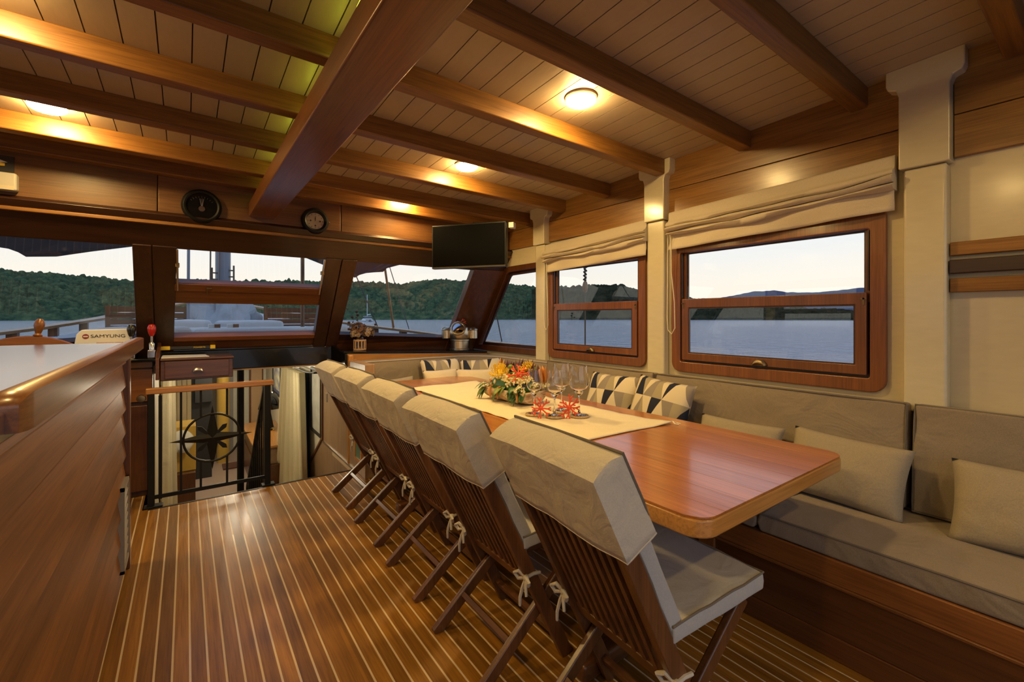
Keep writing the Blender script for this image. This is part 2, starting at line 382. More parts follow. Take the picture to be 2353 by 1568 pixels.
# ---- port wall (mirror of starboard, out of frame)
m = MB(); Xa, Xb = XP - .05, XP
m.box(Xa, Xb, YA, 4.55, 0, OZ[0])
ys = [YA, -.6, .55, O2[0], O2[1], O1[0], O1[1], 3.26]
m.box(Xa, Xb, YA, O2[0], OZ[0], OZ[1]); m.box(Xa, Xb, O2[1], O1[0], OZ[0], OZ[1]); m.box(Xa, Xb, O1[1], 3.255, OZ[0], OZ[1]); m.box(Xa, Xb, YA, 3.9, OZ[1], 2.55)
m.prism([A, (YW(OZ[0]) + .06, OZ[0]), (YW(OZ[1]) + .06, OZ[1]), Bq], (Xa, 0, 0), (0, 1, 0), (0, 0, 1), (.05, 0, 0))
wall_p = struct(m.build('wall_port', M['cream'], origin=(XP, 0, 0)))
# ---- aft wall with a wide doorway to the aft deck
m = MB(); m.box(XP, -1.5, YA - .05, YA, 0, 2.6); m.box(2.4, XS, YA - .05, YA, 0, 2.6); m.box(-1.5, 2.4, YA - .05, YA, 2.2, 2.6)
wall_a = struct(m.build('wall_aft', wd('mahog', 'z'), origin=(0, YA, 0)))

# ---- sash windows of the side walls
fy, fz = wd('frame', 'y'), wd('frame', 'z')
def rrect(y0, y1, z0, z1, r, n=5):
    pts = []
    for cy, cz, a0 in ((y1 - r, z0 + r, -90), (y1 - r, z1 - r, 0), (y0 + r, z1 - r, 90), (y0 + r, z0 + r, 180)):
        for k in range(n + 1): t = rad(a0 + 90 * k / n); pts.append((cy + r * math.cos(t), cz + r * math.sin(t)))
    return pts
def ring(m, outer, inner, X, dx):
    n = len(outer); vs = []
    for poly in (outer, inner):
        for x in (X, X + dx): vs += [(x, a, b) for a, b in poly]
    fs = []
    for i in range(n):
        j = (i + 1) % n
        fs += [(i, j, 2 * n + j, 2 * n + i), (n + i, 3 * n + i, 3 * n + j, n + j), (i, n + i, n + j, j), (2 * n + i, 2 * n + j, 3 * n + j, 3 * n + i)]
    m.add(vs, fs)
def sash_window(n, y0, y1, sx=XS, sg=-1, detail=True):
    w = sroot('window_%d' % n, (sx, (y0 + y1) / 2, WZ[0])); q = lambda d: sx + sg * d   # d = distance into the room
    z0, z1 = WZ
    m = MB(); ring(m, rrect(y0 - .005, y1 + .005, z0 - .005, z1 + .02, .06), rrect(y0 + .058, y1 - .058, z0 + .062, z1 - .092, .012), q(-.04), sg * .062); m.build('frame', fz, w, bevel=.006)
    # upper pane with a slim stop, lower sash in front
    ya, yb = y0 + .062, y1 - .062
    m = MB(); ring(m, rrect(ya - .01, yb + .01, 1.375, z1 - .01, .004), rrect(ya + .022, yb - .022, 1.412, z1 - .035, .004), q(-.03), sg * .02); m.build('upper_sash', fz, w, bevel=.002)
    m = MB(); m.box(q(-.022), q(-.018), ya + .018, yb - .018, 1.40, z1 - .02); m.build('upper_pane', M['glass'], w)
    m = MB(); ring(m, rrect(ya + .009, yb - .009, z0 + .075, 1.422, .004), rrect(ya + .055, yb - .055, z0 + .122, 1.364, .004), q(-.006), sg * .026); ls = m.build('lower_sash', fz, w, bevel=.004)
    m = MB(); ring(m, rrect(y0 + .04, y1 - .04, z0 + .045, z1 - .05, .004), rrect(ya + .03, yb - .03, z0 + .10, z1 - .10, .004), q(-.034), sg * .010); m.build('sash_gap_shade', wd('dark', 'z'), w)  # dark ring added for the gap round the sash, shade in its colour
    for yy in (ya + .004, yb - .004): m = MB(); m.box(q(-.01), q(.012), yy - .003, yy + .003, 1.43, z1 - .095); m.build('parting_bead', wd('dark', 'z'), w)
    m = MB(); ring(m, rrect(ya + .047, yb - .047, z0 + .114, 1.372, .003), rrect(ya + .062, yb - .062, z0 + .129, 1.357, .003), q(.004), sg * .012); m.build('glazing_bead', wd('dark', 'z'), ls)
    m = MB(); m.box(q(.006), q(.010), ya + .045, yb - .045, z0 + .11, 1.375); m.build('lower_pane', M['glass'], w)
    if detail:
        yc = (ya + yb) / 2
        m = MB()   # cup pull
        def cup(u, v):
            t = math.pi * u; ph = math.pi / 2 * v
            return (q(.02 + .022 * math.sin(ph)), yc - .042 * math.cos(t) * (1 - .25 * math.sin(ph) ** 2), z0 + .078 + .034 * math.sin(t) * math.cos(ph) + .012 * math.sin(t) * math.sin(ph))
        m.grid(cup, 12, 6); m.build('cup_pull', M['brass'], ls, smooth=True, solid=.003)
        for yy in (ya + .02, yb - .02):
            m = MB(); m.box(q(.02), q(.023), yy - .012, yy + .012, 1.388, 1.396); m.box(q(.02), q(.023), yy - .004, yy + .004, 1.362, 1.396); m.build('corner_plate', M['brass'], ls)
    return w
sash_window(1, *W1); sash_window(2, *W2)
sash_window(3, *W1, sx=XP, sg=1, detail=False); sash_window(4, *W2, sx=XP, sg=1, detail=False)
def tri_window(n, sx, sg):
    w = sroot('window_%d' % n, (sx, 3.8, WZ[0])); q = lambda d: sx + sg * d
    z0, z1 = WZ
    out = [(4.45, z0 - .005), (3.85, z1 - .05), (3.80, z1 - .015), (3.72, z1), (3.25, z1), (3.25, z0 - .005)]
    inn = [(4.30, z0 + .055), (3.775, z1 - .10), (3.755, z1 - .075), (3.72, z1 - .06), (3.272, z1 - .055), (3.272, z0 + .055)]
    out = out[::-1]; inn = inn[::-1]
    m = MB(); ring(m, out, inn, q(-.04), sg * .062); m.build('frame', wd('mahog', 'z'), w, bevel=.006)
    inn2 = [(4.235, z0 + .085), (3.74, z1 - .11), (3.73, z1 - .1), (3.71, z1 - .09), (3.275, z1 - .085), (3.275, z0 + .085)][::-1]
    m = MB(); ring(m, [(a + (.03 if a > 3.5 else -.003), b + (.03 if b > 1.4 else -.03)) for a, b in inn2], inn2, q(-.03), sg * .02); m.build('sash', wd('dark', 'z'), w)
    m = MB(); m.prism([(a + (.01 if a > 3.5 else 0), b) for a, b in inn2], (q(-.021), 0, 0), (0, 1, 0), (0, 0, 1), (sg * .004, 0, 0)); m.build('pane', M['glass'], w)
tri_window(5, XS, -1); tri_window(6, XP, 1)

# ================================================================ front bulkhead: raked windscreen
wf = sroot('wall_front', (.445, YF, 0)); dz_ = wd('dark', 'z'); dx_ = wd('dark', 'x'); mz_ = wd('mahog', 'z'); mx_ = wd('mahog', 'x')
def wpanel(m, x0, x1, z0l, z0r, z1, o0=-.03, o1=.03, x0t=None, x1t=None):
    x0t = x0 if x0t is None else x0t; x1t = x1 if x1t is None else x1t
    m.hexa([WP(x0, z0l, o0), WP(x1, z0r, o0), WP(x1, z0r, o1), WP(x0, z0l, o1), WP(x0t, z1, o0), WP(x1t, z1, o0), WP(x1t, z1, o1), WP(x0t, z1, o1)])
def part(name, mat, f, bevel=.005, par=None):
    m = MB(); f(m); return m.build(name, mat, par or wf, bevel=bevel)
bz = 1.0 # below the sills
part('top_rail', dx_, lambda m: wpanel(m, XP, XS, 1.785, 1.785, 1.985))
for x0, x1, x0t, x1t in ((-.30, -.195, -.285, -.187), (-.190, -.085, -.182, -.05), (.935, 1.035, .912, 1.035), (1.04, 1.137, 1.04, 1.163), (2.305, XS, 2.305, XS), (XP, -1.415, XP, -1.415)):
    part('mullion', dz_ if x0 < 2 else mz_, lambda m: wpanel(m, x0, x1, .95, .95, 1.80, -.04, .035, x0t, x1t))
for x0, x1 in ((-.29, -.08), (.925, 1.15)): part('mullion_core', dz_, lambda m: wpanel(m, x0 + .01, x1 - .01, .95, .95, 1.80, -.02, .02), 0)
part('bottom_panel', mx_, lambda m: wpanel(m, -.09, .94, .95, .95, 1.165, -.02, .03))
part('bottom_panel', mx_, lambda m: wpanel(m, 1.13, 2.31, .95, .95, 1.10, -.02, .03))
part('bottom_panel', mx_, lambda m: wpanel(m, -1.42, -.29, .95, .95, 1.10, -.02, .03))
def wedge(m, x0, zl, x1, zr, zb, o0, o1):
    m.hexa([WP(x0, zb, o0), WP(x1, zb, o0), WP(x1, zb, o1), WP(x0, zb, o1), WP(x0, zl, o0), WP(x1, zr, o0), WP(x1, zr, o1), WP(x0, zl, o1)])
part('sill_piece', dx_, lambda m: wedge(m, 1.13, 1.155, 2.31, 1.092, 1.06, -.02, .03), .002)
part('sill_piece', dx_, lambda m: wedge(m, -1.42, 1.092, -.29, 1.165, 1.06, -.02, .03), .002)
part('sill_trim', wd('frame', 'x'), lambda m: wpanel(m, -.09, .94, 1.135, 1.135, 1.168, -.035, .03), .003)
wc = sroot('window_7', WP(.44, 1.17))
def wpart(name, mat, f, bevel=.003): m = MB(); f(m); return m.build(name, mat, wc, bevel=bevel)
wpart('middle_rail', mx_, lambda m: wpanel(m, -.08, .925, 1.422, 1.422, 1.565, -.028, .03))
wpart('rail_bead', wd('frame', 'x'), lambda m: wpanel(m, -.07, .915, 1.515, 1.515, 1.562, -.04, -.02))
wpart('lower_pane', M['glass'], lambda m: wpanel(m, -.085, .935, 1.165, 1.165, 1.425, .008, .012), 0)
wpart('upper_pane', M['glass'], lambda m: wpanel(m, -.065, .92, 1.56, 1.56, 1.79, .008, .012), 0)
for xx in (-.05, .905):
    wpart('stay_bar', M['steel'], lambda m: m.tube([WP(xx, 1.52, -.045), WP(xx, 1.79, -.045)], .007, 8))
    wpart('stay_clamp', M['brass'], lambda m: m.box(xx - .012, xx + .012, YW(1.66) - .06, YW(1.66) - .02, 1.65, 1.68))
wpart('latch', M['brass'], lambda m: m.prism([(0, 0), (.035, 0), (.035, -.012), (.012, -.015), (.012, -.06), (0, -.06)], WP(.12, 1.548, -.042), (1, 0, 0), (0, -.6, .8), (0, -.008, -.006)))
for n, x0, x1, zl, zr in ((8, 1.13, 2.31, 1.15, 1.088), (9, -1.42, -.28, 1.088, 1.165)):
    g = sroot('window_%d' % n, WP((x0 + x1) / 2, 1.12))
    m = MB(); wedge(m, x0, zl - .01, x1, zr - .01, 1.79, .008, .012); m.build('pane', M['glass'], g)
# header board with three panels
for a, b in ((XP, -.152), (-.149, .999), (1.002, XS)):
    m = MB(); zt = lambda x: CZ(x, YF) - .0
    m.hexa([(a, YF, 1.925), (b, YF, 1.925), (b, YF + .03, 1.925), (a, YF + .03, 1.925), (a, YF, zt(a)), (b, YF, zt(b)), (b, YF + .03, zt(b)), (a, YF + .03, zt(a))])
    m.build('header_board', wd('header', 'x'), wf, bevel=.006)
m = MB(); m.box(XP, XS, YF + .03, YF + .06, 1.92, 2.6); m.build('header_backing', dx_, wf)
m = MB(); m.box(XP, XS, YF - .006, YF + .05, 1.905, 1.928); m.build('header_lip', wd('beam', 'x'), wf, bevel=.005)

# ================================================================ helm side: bar counter, console, dash
bar = thing('bar_counter', 'long varnished wooden bar counter with raised rounded edge rail at left', 'counter', (-.5, 2.0, 0))
by = wd('bar', 'y')
zs = [.03, .105, .225, .345, .465, .585, .705, .825, .945, 1.065, 1.135]
for z0, z1 in zip(zs[:-1], zs[1:]):
    m = MB(); m.prism([(-.250, z0 + .002), (-.250, z0 + .006), (-.266, z1), (-.285, z1), (-.285, z0 + .002)], (0, .32, 0), (1, 0, 0), (0, 0, 1), (0, 2.71, 0)); m.build('plank', by, bar)
m = MB(); m.box(-1.0, -.284, .32, 3.06, .02, 1.126); m.build('body', wd('mahog', 'y'), bar)
m = MB(); m.box(-1.02, -.205, .3, 3.10, 1.125, 1.168); m.build('top', wood('wood_bar_top', *PAL['girder'][:2], 'y', .25, 1.0, .7, coat_rough=.16), bar, bevel=.004)
def rail_profile(w, h, n=5):
    pts = [(-w / 2, 0), (w / 2, 0)]
    for k in range(n + 1): t = rad(180 * k / n); pts.append((w / 2 * max(-1, min(1, 1.25 * math.cos(t))), h - w * .3 + w * .3 * math.sin(t)))
    return pts
def raised_rail(name, par, x, y0, y1, z, w, h, mt):
    pr = rail_profile(w, h); m = MB(); n = len(pr)
    rows = [(y0, .55), (y0 + .012, .85), (y0 + .035, 1), (y1 - .03, 1), (y1 - .01, .9), (y1, .7)]; vs = []; fs = []
    for y, s in rows: vs += [(x + a * s, y, z + b * (s * .6 + .4)) for a, b in pr]
    for i in range(len(rows) - 1): fs += [(i * n + k, i * n + (k + 1) % n, (i + 1) * n + (k + 1) % n, (i + 1) * n + k) for k in range(n)]
    fs += [tuple(range(n)), tuple(range((len(rows) - 1) * n, len(rows) * n))]
    m.add(vs, fs); return m.build(name, mt, par, smooth=True, sharp=50)
raised_rail('edge_rail', bar, -.203, .925, 3.11, 1.136, .040, .060, wd('girder', 'y'))
raised_rail('back_rail', bar, -.93, .92, 2.95, 1.15, .05, .045, wd('girder', 'y'))
m = MB(); m.box(-.292, -.235, 3.035, 3.085, .0, 1.125); m.build('end_post', wd('mahog', 'z'), bar, bevel=.006)
m = MB(); m.box(-.62, -.232, .30, .95, 1.085, 1.160); m.build('front_lip', wd('bar', 'x'), bar, bevel=.004)
vg = MB(); vg.box(-.262, -.236, 2.79, 2.805, .085, .49); vg.box(-.262, -.236, 3.005, 3.02, .085, .49); vg.box(-.262, -.236, 2.79, 3.02, .475, .49); vg.box(-.262, -.236, 2.79, 3.02, .085, .1)
grille = vg.build('vent_grille', plain('grey_vent', (.30, .27, .24), .5), bar, label='grey louvred vent grille')
for k in range(9):
    z = .12 + k * .041
    m = MB(); m.hexa([(-.258, 2.805, z), (-.240, 2.805, z - .018), (-.240, 3.005, z + .018), (-.258, 3.005, z + .036), (-.258, 2.805, z + .006), (-.240, 2.805, z - .012), (-.240, 3.005, z + .024), (-.258, 3.005, z + .042)])
    m.build('slat', bpy.data.materials['grey_vent'], grille)

con = thing('helm_console', 'dark wood helm console with black top beside the stair gate', 'console', (-.9, 4.3, 0))
m = MB(); m.box(-1.75, -.205, 4.22, 4.42, .0, .985); m.build('body', wd('dark', 'z'), con, bevel=.004)
m = MB(); m.box(-1.75, -.165, 4.11, 4.41, .985, 1.005); m.build('top', M['gloss'], con, bevel=.004)
m = MB(); m.box(-.62, -.20, 4.200, 4.22, .935, .978); m.build('upper_trim', wd('edge', 'x'), con, bevel=.003)
m = MB(); m.box(-.62, -.20, 4.205, 4.22, .69, .928); m.build('upper_panel', wd('bench', 'x'), con, bevel=.003)
m = MB(); m.box(-.62, -.20, 4.208, 4.22, .04, .66); m.build('lower_panel', wd('mahog', 'z'), con, bevel=.004)
m = MB(); m.box(-.64, -.36, 4.20, 4.38, 1.005, 1.085); m.build('shelf', wd('dark', 'x'), con, bevel=.003)
m = MB(); m.box(-.50, -.36, 4.165, 4.185, 1.005, 1.128); m.build('front_trim', wd('edge', 'x'), con, bevel=.003)

def lever(x, knob, label):
    t = thing('control_lever', label, 'lever', (x, 4.16, 1.005), 'engine control levers')
    m = MB(); m.box(x - .024, x + .024, 4.135, 4.19, 1.005, 1.068); m.build('base', M['chrome'], t, bevel=.008)
    m = MB(); m.tube([(x, 4.16, 1.06), (x, 4.155, 1.19)], .008, 10); m.lathe([(.018, 0), (.018, .05), (.012, .06)], 14, (x, 4.16, 1.06)); m.build('shaft', M['chrome'], t, smooth=True)
    m = MB(); m.lathe([(.012, -.015), (.019, 0), (.026, .03), (.026, .05), (.018, .068), (0, .074)], 18, (x, 4.155, 1.18)); m.build('knob', plain('knob_' + knob, (.42, .015, .012) if knob == 'red' else (.015, .015, .016), .22, coat=.6), t, smooth=True)
lever(-.315, 'black', 'chrome engine lever with black knob by the bar end')
lever(-.202, 'red', 'chrome engine lever with red knob beside the window mullion')

wh = thing('steering_wheel', 'wooden ship steering wheel with turned spoke handles behind the bar', 'wheel', (-.735, 3.72, 0))
c = V((-.735, 3.72, .83)); R90 = Matrix.Rotation(rad(90), 3, 'X')
m = MB(); pr = [(.31, -.018), (.36, -.018), (.365, 0), (.36, .018), (.31, .018), (.305, 0), (.31, -.018)]
m.lathe(pr, 48, c, R90, cap=False); m.build('rim', wd('bench', 'x'), wh, smooth=True, sharp=30)
m = MB(); m.lathe([(0, -.04), (.07, -.04), (.08, 0), (.07, .04), (0, .04)], 24, c, R90); m.build('hub', M['brass'], wh, smooth=True)
for k in range(6):
    a = rad(84 + 60 * k); d = V((math.cos(a), 0, math.sin(a)))
    m = MB(); m.tube([c + d * r for r in (.06, .18, .31, .36, .37, .38, .40, .425, .45, .465)], [.012, .016, .012, .016, .022, .013, .018, .024, .021, .010], 12); m.build('spoke', wd('bench', 'z'), wh, smooth=True)
st = MB(); st.box(-.86, -.6, 3.78, 4.0, 0, .95); st.build('column', wd('dark', 'z'), wh, bevel=.01)

def text_mesh(name, s, size, mat, parent, T, extrude=.0008):
    cu = bpy.data.curves.new(name, 'FONT'); cu.body = s; cu.size = size; cu.extrude = extrude; cu.align_x = 'CENTER'; cu.align_y = 'CENTER'
    tmp = bpy.data.objects.new(name + '_tmp', cu); COL.objects.link(tmp)
    me = bpy.data.meshes.new_from_object(tmp.evaluated_get(bpy.context.evaluated_depsgraph_get()))
    bpy.data.objects.remove(tmp); bpy.data.curves.remove(cu)
    off = V((0, 0, 0)); p = parent
    while p is not None: off += p.location; p = p.parent
    me.transform(Matrix.Translation(-off) @ T); me.materials.clear(); me.materials.append(mat)
    o = bpy.data.objects.new(name, me); COL.objects.link(o); o.parent = parent; return o
ms = thing('marine_display', 'white marine display housing with black lettering on the helm dash', 'display', (-.455, 4.2, 1.086))
m = MB(); m.prism([(-.150, 0), (.150, 0), (.150, .115), (.135, .135), (-.11, .130), (-.135, .10)], (-.468, 4.19, 1.086), (1, 0, 0), (0, 0, 1), (0, .10, 0)); m.build('housing', M['white'], ms, bevel=.008)
T = frame_mat((-.440, 4.1885, 1.170), (1, 0, 0), (0, 0, 1))
dk = plain('letter_black', (.02, .02, .022), .5)
text_mesh('lettering', 'SAMYUNG', .031, dk, ms, T @ Matrix.Scale(1.25, 4, (1, 0, 0)))
m = MB(T=frame_mat((-.556, 4.189, 1.170), (1, 0, 0), (0, 0, 1))); m.lathe([(.017, 0), (.017, .0015)], 20); e_ = m.build('emblem', plain('emblem_maroon', (.25, .02, .05), .5), ms)
m = MB(T=frame_mat((-.556, 4.1872, 1.170), (1, 0, 0), (0, 0, 1))); m.box(-.012, .012, -.004, .004, 0, .0008); m.build('emblem_stripe', M['white'], e_)

# ---- companionway fascia, side walls of the stair
cw = sroot('wall_companionway', (.5, 4.4, .9))
m = MB(); m.box(-.16, 1.14, 4.36, 4.40, .872, 1.035); m.build('black_fascia', M['gloss'], cw, bevel=.006)
m = MB(); m.box(-.16, 1.14, 4.34, 4.62, .862, .872); m.build('soffit_trim', wd('ply', 'x'), cw)
m = MB(); m.box(-.16, 1.14, 4.36, 4.60, 1.035, 1.05); m.build('dash_top', M['gloss'], cw, bevel=.003)
m = MB(); m.prism([(4.0, .86), (4.42, .86), (4.42, 1.15), (4.33, 1.12), (4.0, 1.012)], (-.175, 0, 0), (0, 1, 0), (0, 0, 1), (.022, 0, 0)); m.build('divider_board', mx_, cw, bevel=.004)
m = MB(); m.hexa([(1.13, 4.06, .86), (1.155, 4.06, .86), (1.10, 4.47, .86), (1.075, 4.47, .86), (1.13, 4.06, .975), (1.155, 4.06, .975), (1.10, 4.47, 1.07), (1.075, 4.47, 1.07)]); m.build('divider_board', M['gloss'], cw, bevel=.005)

ct = thing('chart_table', 'small wooden chart table with one drawer beside the helm console', 'table', (.07, 4.17, .84))
m = MB(); m.box(-.15, .288, 4.015, 4.36, .848, .992); m.build('body', wd('mahog', 'x'), ct, bevel=.006)
m = MB(); m.box(-.15, .294, 4.0, 4.36, .992, 1.006); m.build('top', wd('mahog', 'x'), ct, bevel=.005)
m = MB(); m.box(-.125, .262, 4.003, 4.015, .862, .986); dr = m.build('drawer', wd('mahog', 'x'), ct, bevel=.004)
m = MB(); yc = .07
def cupd(u, v):
    t = math.pi * u; ph = math.pi / 2 * v
    return (yc - .034 * math.cos(t) * (1 - .2 * math.sin(ph) ** 2), 4.003 - .022 * math.sin(ph), .905 + .030 * math.sin(t) * math.cos(ph) + .008 * math.sin(t) * math.sin(ph))
m.grid(cupd, 14, 6); m.build('cup_handle', M['steel'], dr, smooth=True, solid=.003, label='nickel cup handle')
m = MB(); m.hexa([(-.145, 4.03, 1.007), (.14, 4.03, 1.007), (.12, 4.24, 1.007), (-.145, 4.24, 1.007), (-.145, 4.03, 1.015), (.14, 4.03, 1.013), (.12, 4.24, 1.013), (-.145, 4.24, 1.018)])
tag(m.build('folded_chart', paint('chart_paper', (.62, .60, .56), .7, .05, 20, 0), bevel=.002), 'folded paper sea chart lying on the chart table', 'chart')
tb = thing('parallel_ruler', 'black ruler box with yellow ends behind the paper chart', 'ruler', (.02, 4.3, 1.05))
m = MB(); m.box(-.105, .16, 4.325, 4.35, 1.052, 1.076); m.build('case', dk, tb, bevel=.002)
ylw = plain('ruler_yellow', (.75, .52, .03), .5)
for a, b in ((-.155, -.10), (.155, .19)):
    m = MB(); m.box(a, b, 4.322, 4.353, 1.050, 1.080); m.build('end_cap', ylw, tb, bevel=.003)
text_mesh('lettering', 'POWERTE', .017, ylw, tb, frame_mat((.085, 4.3245, 1.064), (1, 0, 0), (0, 0, 1)))

# ---- starboard front counter with trim
fc = thing('front_counter', 'black counter shelf with wooden trim under the right front window', 'counter', (1.85, 4.25, .9))
cz = lambda x: 1.0 - .05 * (x - 1.15) / 1.2
m = MB(); m.hexa([(a, b, cz(a) + d) for d in (-.02, 0) for a, b in ((1.12, 4.06), (2.62, 4.06), (2.62, 4.41), (1.12, 4.41))]); m.build('top', M['gloss'], fc, bevel=.003)
m = MB(); m.hexa([(a, b, cz(a) + d) for d in (-.085, -.022) for a, b in ((1.15, 4.062), (2.62, 4.062), (2.62, 4.085), (1.15, 4.085))]); m.build('front_trim', wd('edge', 'x'), fc, bevel=.004)
m = MB(); m.box(1.152, 1.20, 4.03, 4.085, .0, .97); m.build('corner_post', wd('edge', 'z'), fc, bevel=.012)
m = MB(); m.box(1.20, 1.235, 4.05, 4.085, .0, .93); m.build('corner_post', wd('edge', 'z'), fc, bevel=.008)
m = MB(); m.box(1.175, 2.6, 4.09, 4.40, .0, .90); m.build('body', wd('ply', 'z'), fc)

# ================================================================ stair gate and railings
ir = M['black']
gt = thing('stair_gate', 'black iron gate with compass star and wooden top rail at the stair opening', 'gate', (.17, 3.93, 0))
GY = 3.935
m = MB(); m.box(-.215, -.175, GY - .02, GY + .02, 0, .80); m.box(-.235, -.13, GY - .035, GY + .035, 0, .012); m.build('hinge_post', ir, gt, bevel=.004)
m = MB(); m.box(-.155, -.135, GY - .012, GY + .012, .05, .76); m.build('stile', ir, gt)
m = MB(); m.box(.490, .530, GY - .02, GY + .02, 0, .775); m.box(.47, .56, GY - .035, GY + .035, 0, .012); m.build('latch_post', ir, gt, bevel=.004)
m = MB(); m.beam((-.225, GY, .795), (.55, GY, .795), .05, .042); m.build('hand_rail', wd('edge', 'x'), gt, bevel=.008)
m = MB(); m.beam((-.20, GY, .065), (.53, GY, .065), .012, .026); m.build('bottom_rail', ir, gt)
RC = V((.155, GY, .425)); RR = .172
for x in (-.03, .085, .245):
    h = math.sqrt(max(0, RR ** 2 - (x - RC.x) ** 2)) if abs(x - RC.x) < RR else 0
    for z0, z1 in (((.065, .78),) if h == 0 or x < 0 else ((.065, RC.z - h), (RC.z + h, .78))):
        m = MB(); m.box(x - .007, x + .007, GY - .007, GY + .007, z0, z1); m.build('baluster', ir, gt)
m = MB(); n_ = 48; m.tube([RC + V((RR * math.cos(2 * math.pi * k / n_), (.003 if k % 2 else -.003), RR * math.sin(2 * math.pi * k / n_))) for k in range(n_)], .0085, 6, closed=True); m.build('ring', ir, gt, smooth=True)
st_ = MB()
for k in range(4):
    a = rad(90 * k); d = V((math.cos(a), 0, math.sin(a))); e = V((-math.sin(a), 0, math.cos(a))); L_ = .255 if k % 2 == 0 else .235
    tip = RC + d * L_; b1 = RC + d * .035 + e * .035; b2 = RC + d * .035 - e * .035; f = RC + V((0, -.018, 0)); bk = RC + V((0, .018, 0))
    st_.add([tip, b1, b2, f, bk], [(0, 1, 3), (0, 3, 2), (0, 4, 1), (0, 2, 4), (1, 4, 3), (2, 3, 4)])
star = st_.build('compass_star', ir, gt)
for k in range(4):
    a = rad(45 + 90 * k); d = V((math.cos(a), 0, math.sin(a))); e = V((-math.sin(a), 0, math.cos(a)))
    m = MB(); pts = [d * .03 + e * .006, d * .085 + e * .014, d * .105 + e * .016, d * .128, d * .105 - e * .016, d * .085 - e * .014, d * .03 - e * .006]
    m.prism([(p.x, p.z) for p in pts], RC + V((0, -.004, 0)), (1, 0, 0), (0, 0, 1), (0, .008, 0)); m.build('star_point', ir, star)
m = MB(); m.lathe([(0, 0), (.022, 0), (.026, .012), (.022, .03), (0, .034)], 16, (-.245, GY - .02, .755), Matrix.Rotation(rad(90), 3, 'X')); m.build('knob', M['brass'], gt, smooth=True)

sr = thing('stair_railing', 'black iron railing with thin bars going down the stair', 'railing', (.56, 4.4, -1.0))
for y, z0, z1 in ((4.02, -.35, .76),):
    m = MB(); m.box(.495, .518, 4.0, 4.03, -.5, .775); m.build('post', ir, sr)
ra, rb = V((.507, 4.02, .765)), V((.507, 5.30, -.45))
m = MB(); m.beam(ra, rb, .03, .03); m.build('hand_rail', ir, sr)
for k in range(8):
    t = (k + .6) / 9; p = ra.lerp(rb, t)
    m = MB(); m.box(.500, .514, p.y - .007, p.y + .007, -1.0 - .0 * k, p.z); m.build('bar', ir, sr)
m = MB(); m.box(.495, .520, 5.28, 5.31, -1.0, -.42); m.build('post', ir, sr)
m = MB(); m.lathe([(.028, -1.0), (.028, .87)], 16, (.40, 4.75, 0)); m.lathe([(.06, -1.0), (.06, -.985)], 16, (.40, 4.75, 0)); m.lathe([(.05, .85), (.05, .875)], 16, (.40, 4.75, 0))
tag(m.build('support_pole', ir, smooth=True), 'round black pole standing from lower cabin floor to the dash', 'pole')

# ================================================================ lower cabin seen through the stair opening
FZ = -1.0
lw = sroot('wall_lower_cabin', (.4, 6.5, FZ))
cr = paint('lower_cabin_cream', (.74, .70, .56), .45, .05, 30, 0); pk = paint('lower_floor_vinyl', (.42, .31, .26), .4, .05, 12, .1); bg = paint('beige_panelling', (.55, .48, .34), .5, .05, 30, 0)
pe = paint('peach_door', (.62, .40, .22), .45, .05, 30, 0)
m = MB(); m.box(-1.6, 1.9, 3.3, 9.4, FZ - .05, FZ); struct(m.build('floor_lower_cabin', pk))
m = MB(); m.box(-1.6, 1.7, 4.46, 9.4, .862, .93); m.build('cabin_ceiling', cr, lw)
m = MB(); m.prism([(4.97, .90), (9.3, .90), (9.3, FZ), (5.9, FZ), (5.9, -.61), (4.97, .04)], (1.17, 0, 0), (0, 1, 0), (0, 0, 1), (.04, 0, 0)); m.build('side_wall', cr, lw)
m = MB(); m.prism([(3.9, -.002), (4.97, -.002), (4.97, .03), (5.95, -.66), (5.95, FZ), (3.9, FZ)], (1.162, 0, 0), (0, 1, 0), (0, 0, 1), (.05, 0, 0)); m.build('stair_side', wd('ply', 'z'), lw)
m = MB(); m.beam((1.158, 4.97, .045), (1.158, 5.95, -.645), .02, .025); m.build('stair_trim', wd('mahog', 'y'), lw)
m = MB(); m.box(1.15, 1.165, 3.9, 4.96, -.004, .012); m.build('floor_edge_trim', M['steel'], lw)
m = MB(); m.box(1.145, 1.17, 4.95, 4.985, .02, .90); m.build('door_jamb', wd('mahog', 'z'), lw)
m = MB(); m.box(-1.6, 1.9, 9.2, 9.25, FZ, .9); m.build('far_wall', cr, lw)
m = MB(); m.box(-.24, -.20, 3.9, 6.7, FZ, 0); m.box(-.24, -.20, 4.45, 6.7, 0, .87); m.build('left_wall', bg, lw)
m = MB(); m.box(-.24, .05, 6.85, 6.89, FZ, .87); m.build('panel_wall', bg, lw)
for k in range(5): m = MB(); m.box(-.19 + k * .05, -.15 + k * .05, 6.835, 6.85, FZ, .87); m.build('panel_board', bg, lw)
m = MB(); m.box(-1.6, 1.9, 3.2, 3.3, FZ, -.05); m.build('aft_bulkhead', wd('ply', 'z'), lw)
m = MB(); m.box(1.62, 1.66, 4.5, 9.3, FZ, .9); m.build('outer_wall', cr, lw)
m = MB(); m.box(-.02, .30, 7.78, 7.82, FZ, .5); m.box(.1, .3, 7.70, 7.77, .1, .72); m.build('dark_doorway', plain('doorway_shade', (.022, .022, .024), .4), lw)  # solid panel; the unlit doorway's darkness is put into its colour
m = MB(); m.box(.93, 1.10, 9.16, 9.2, FZ, .86); m.build('cabin_door', pe, lw); m = MB(); m.box(1.10, 1.115, 9.15, 9.2, FZ, .86); m.box(.90, .925, 9.15, 9.2, FZ, .86); m.build('door_casing', wd('bench', 'z'), lw)
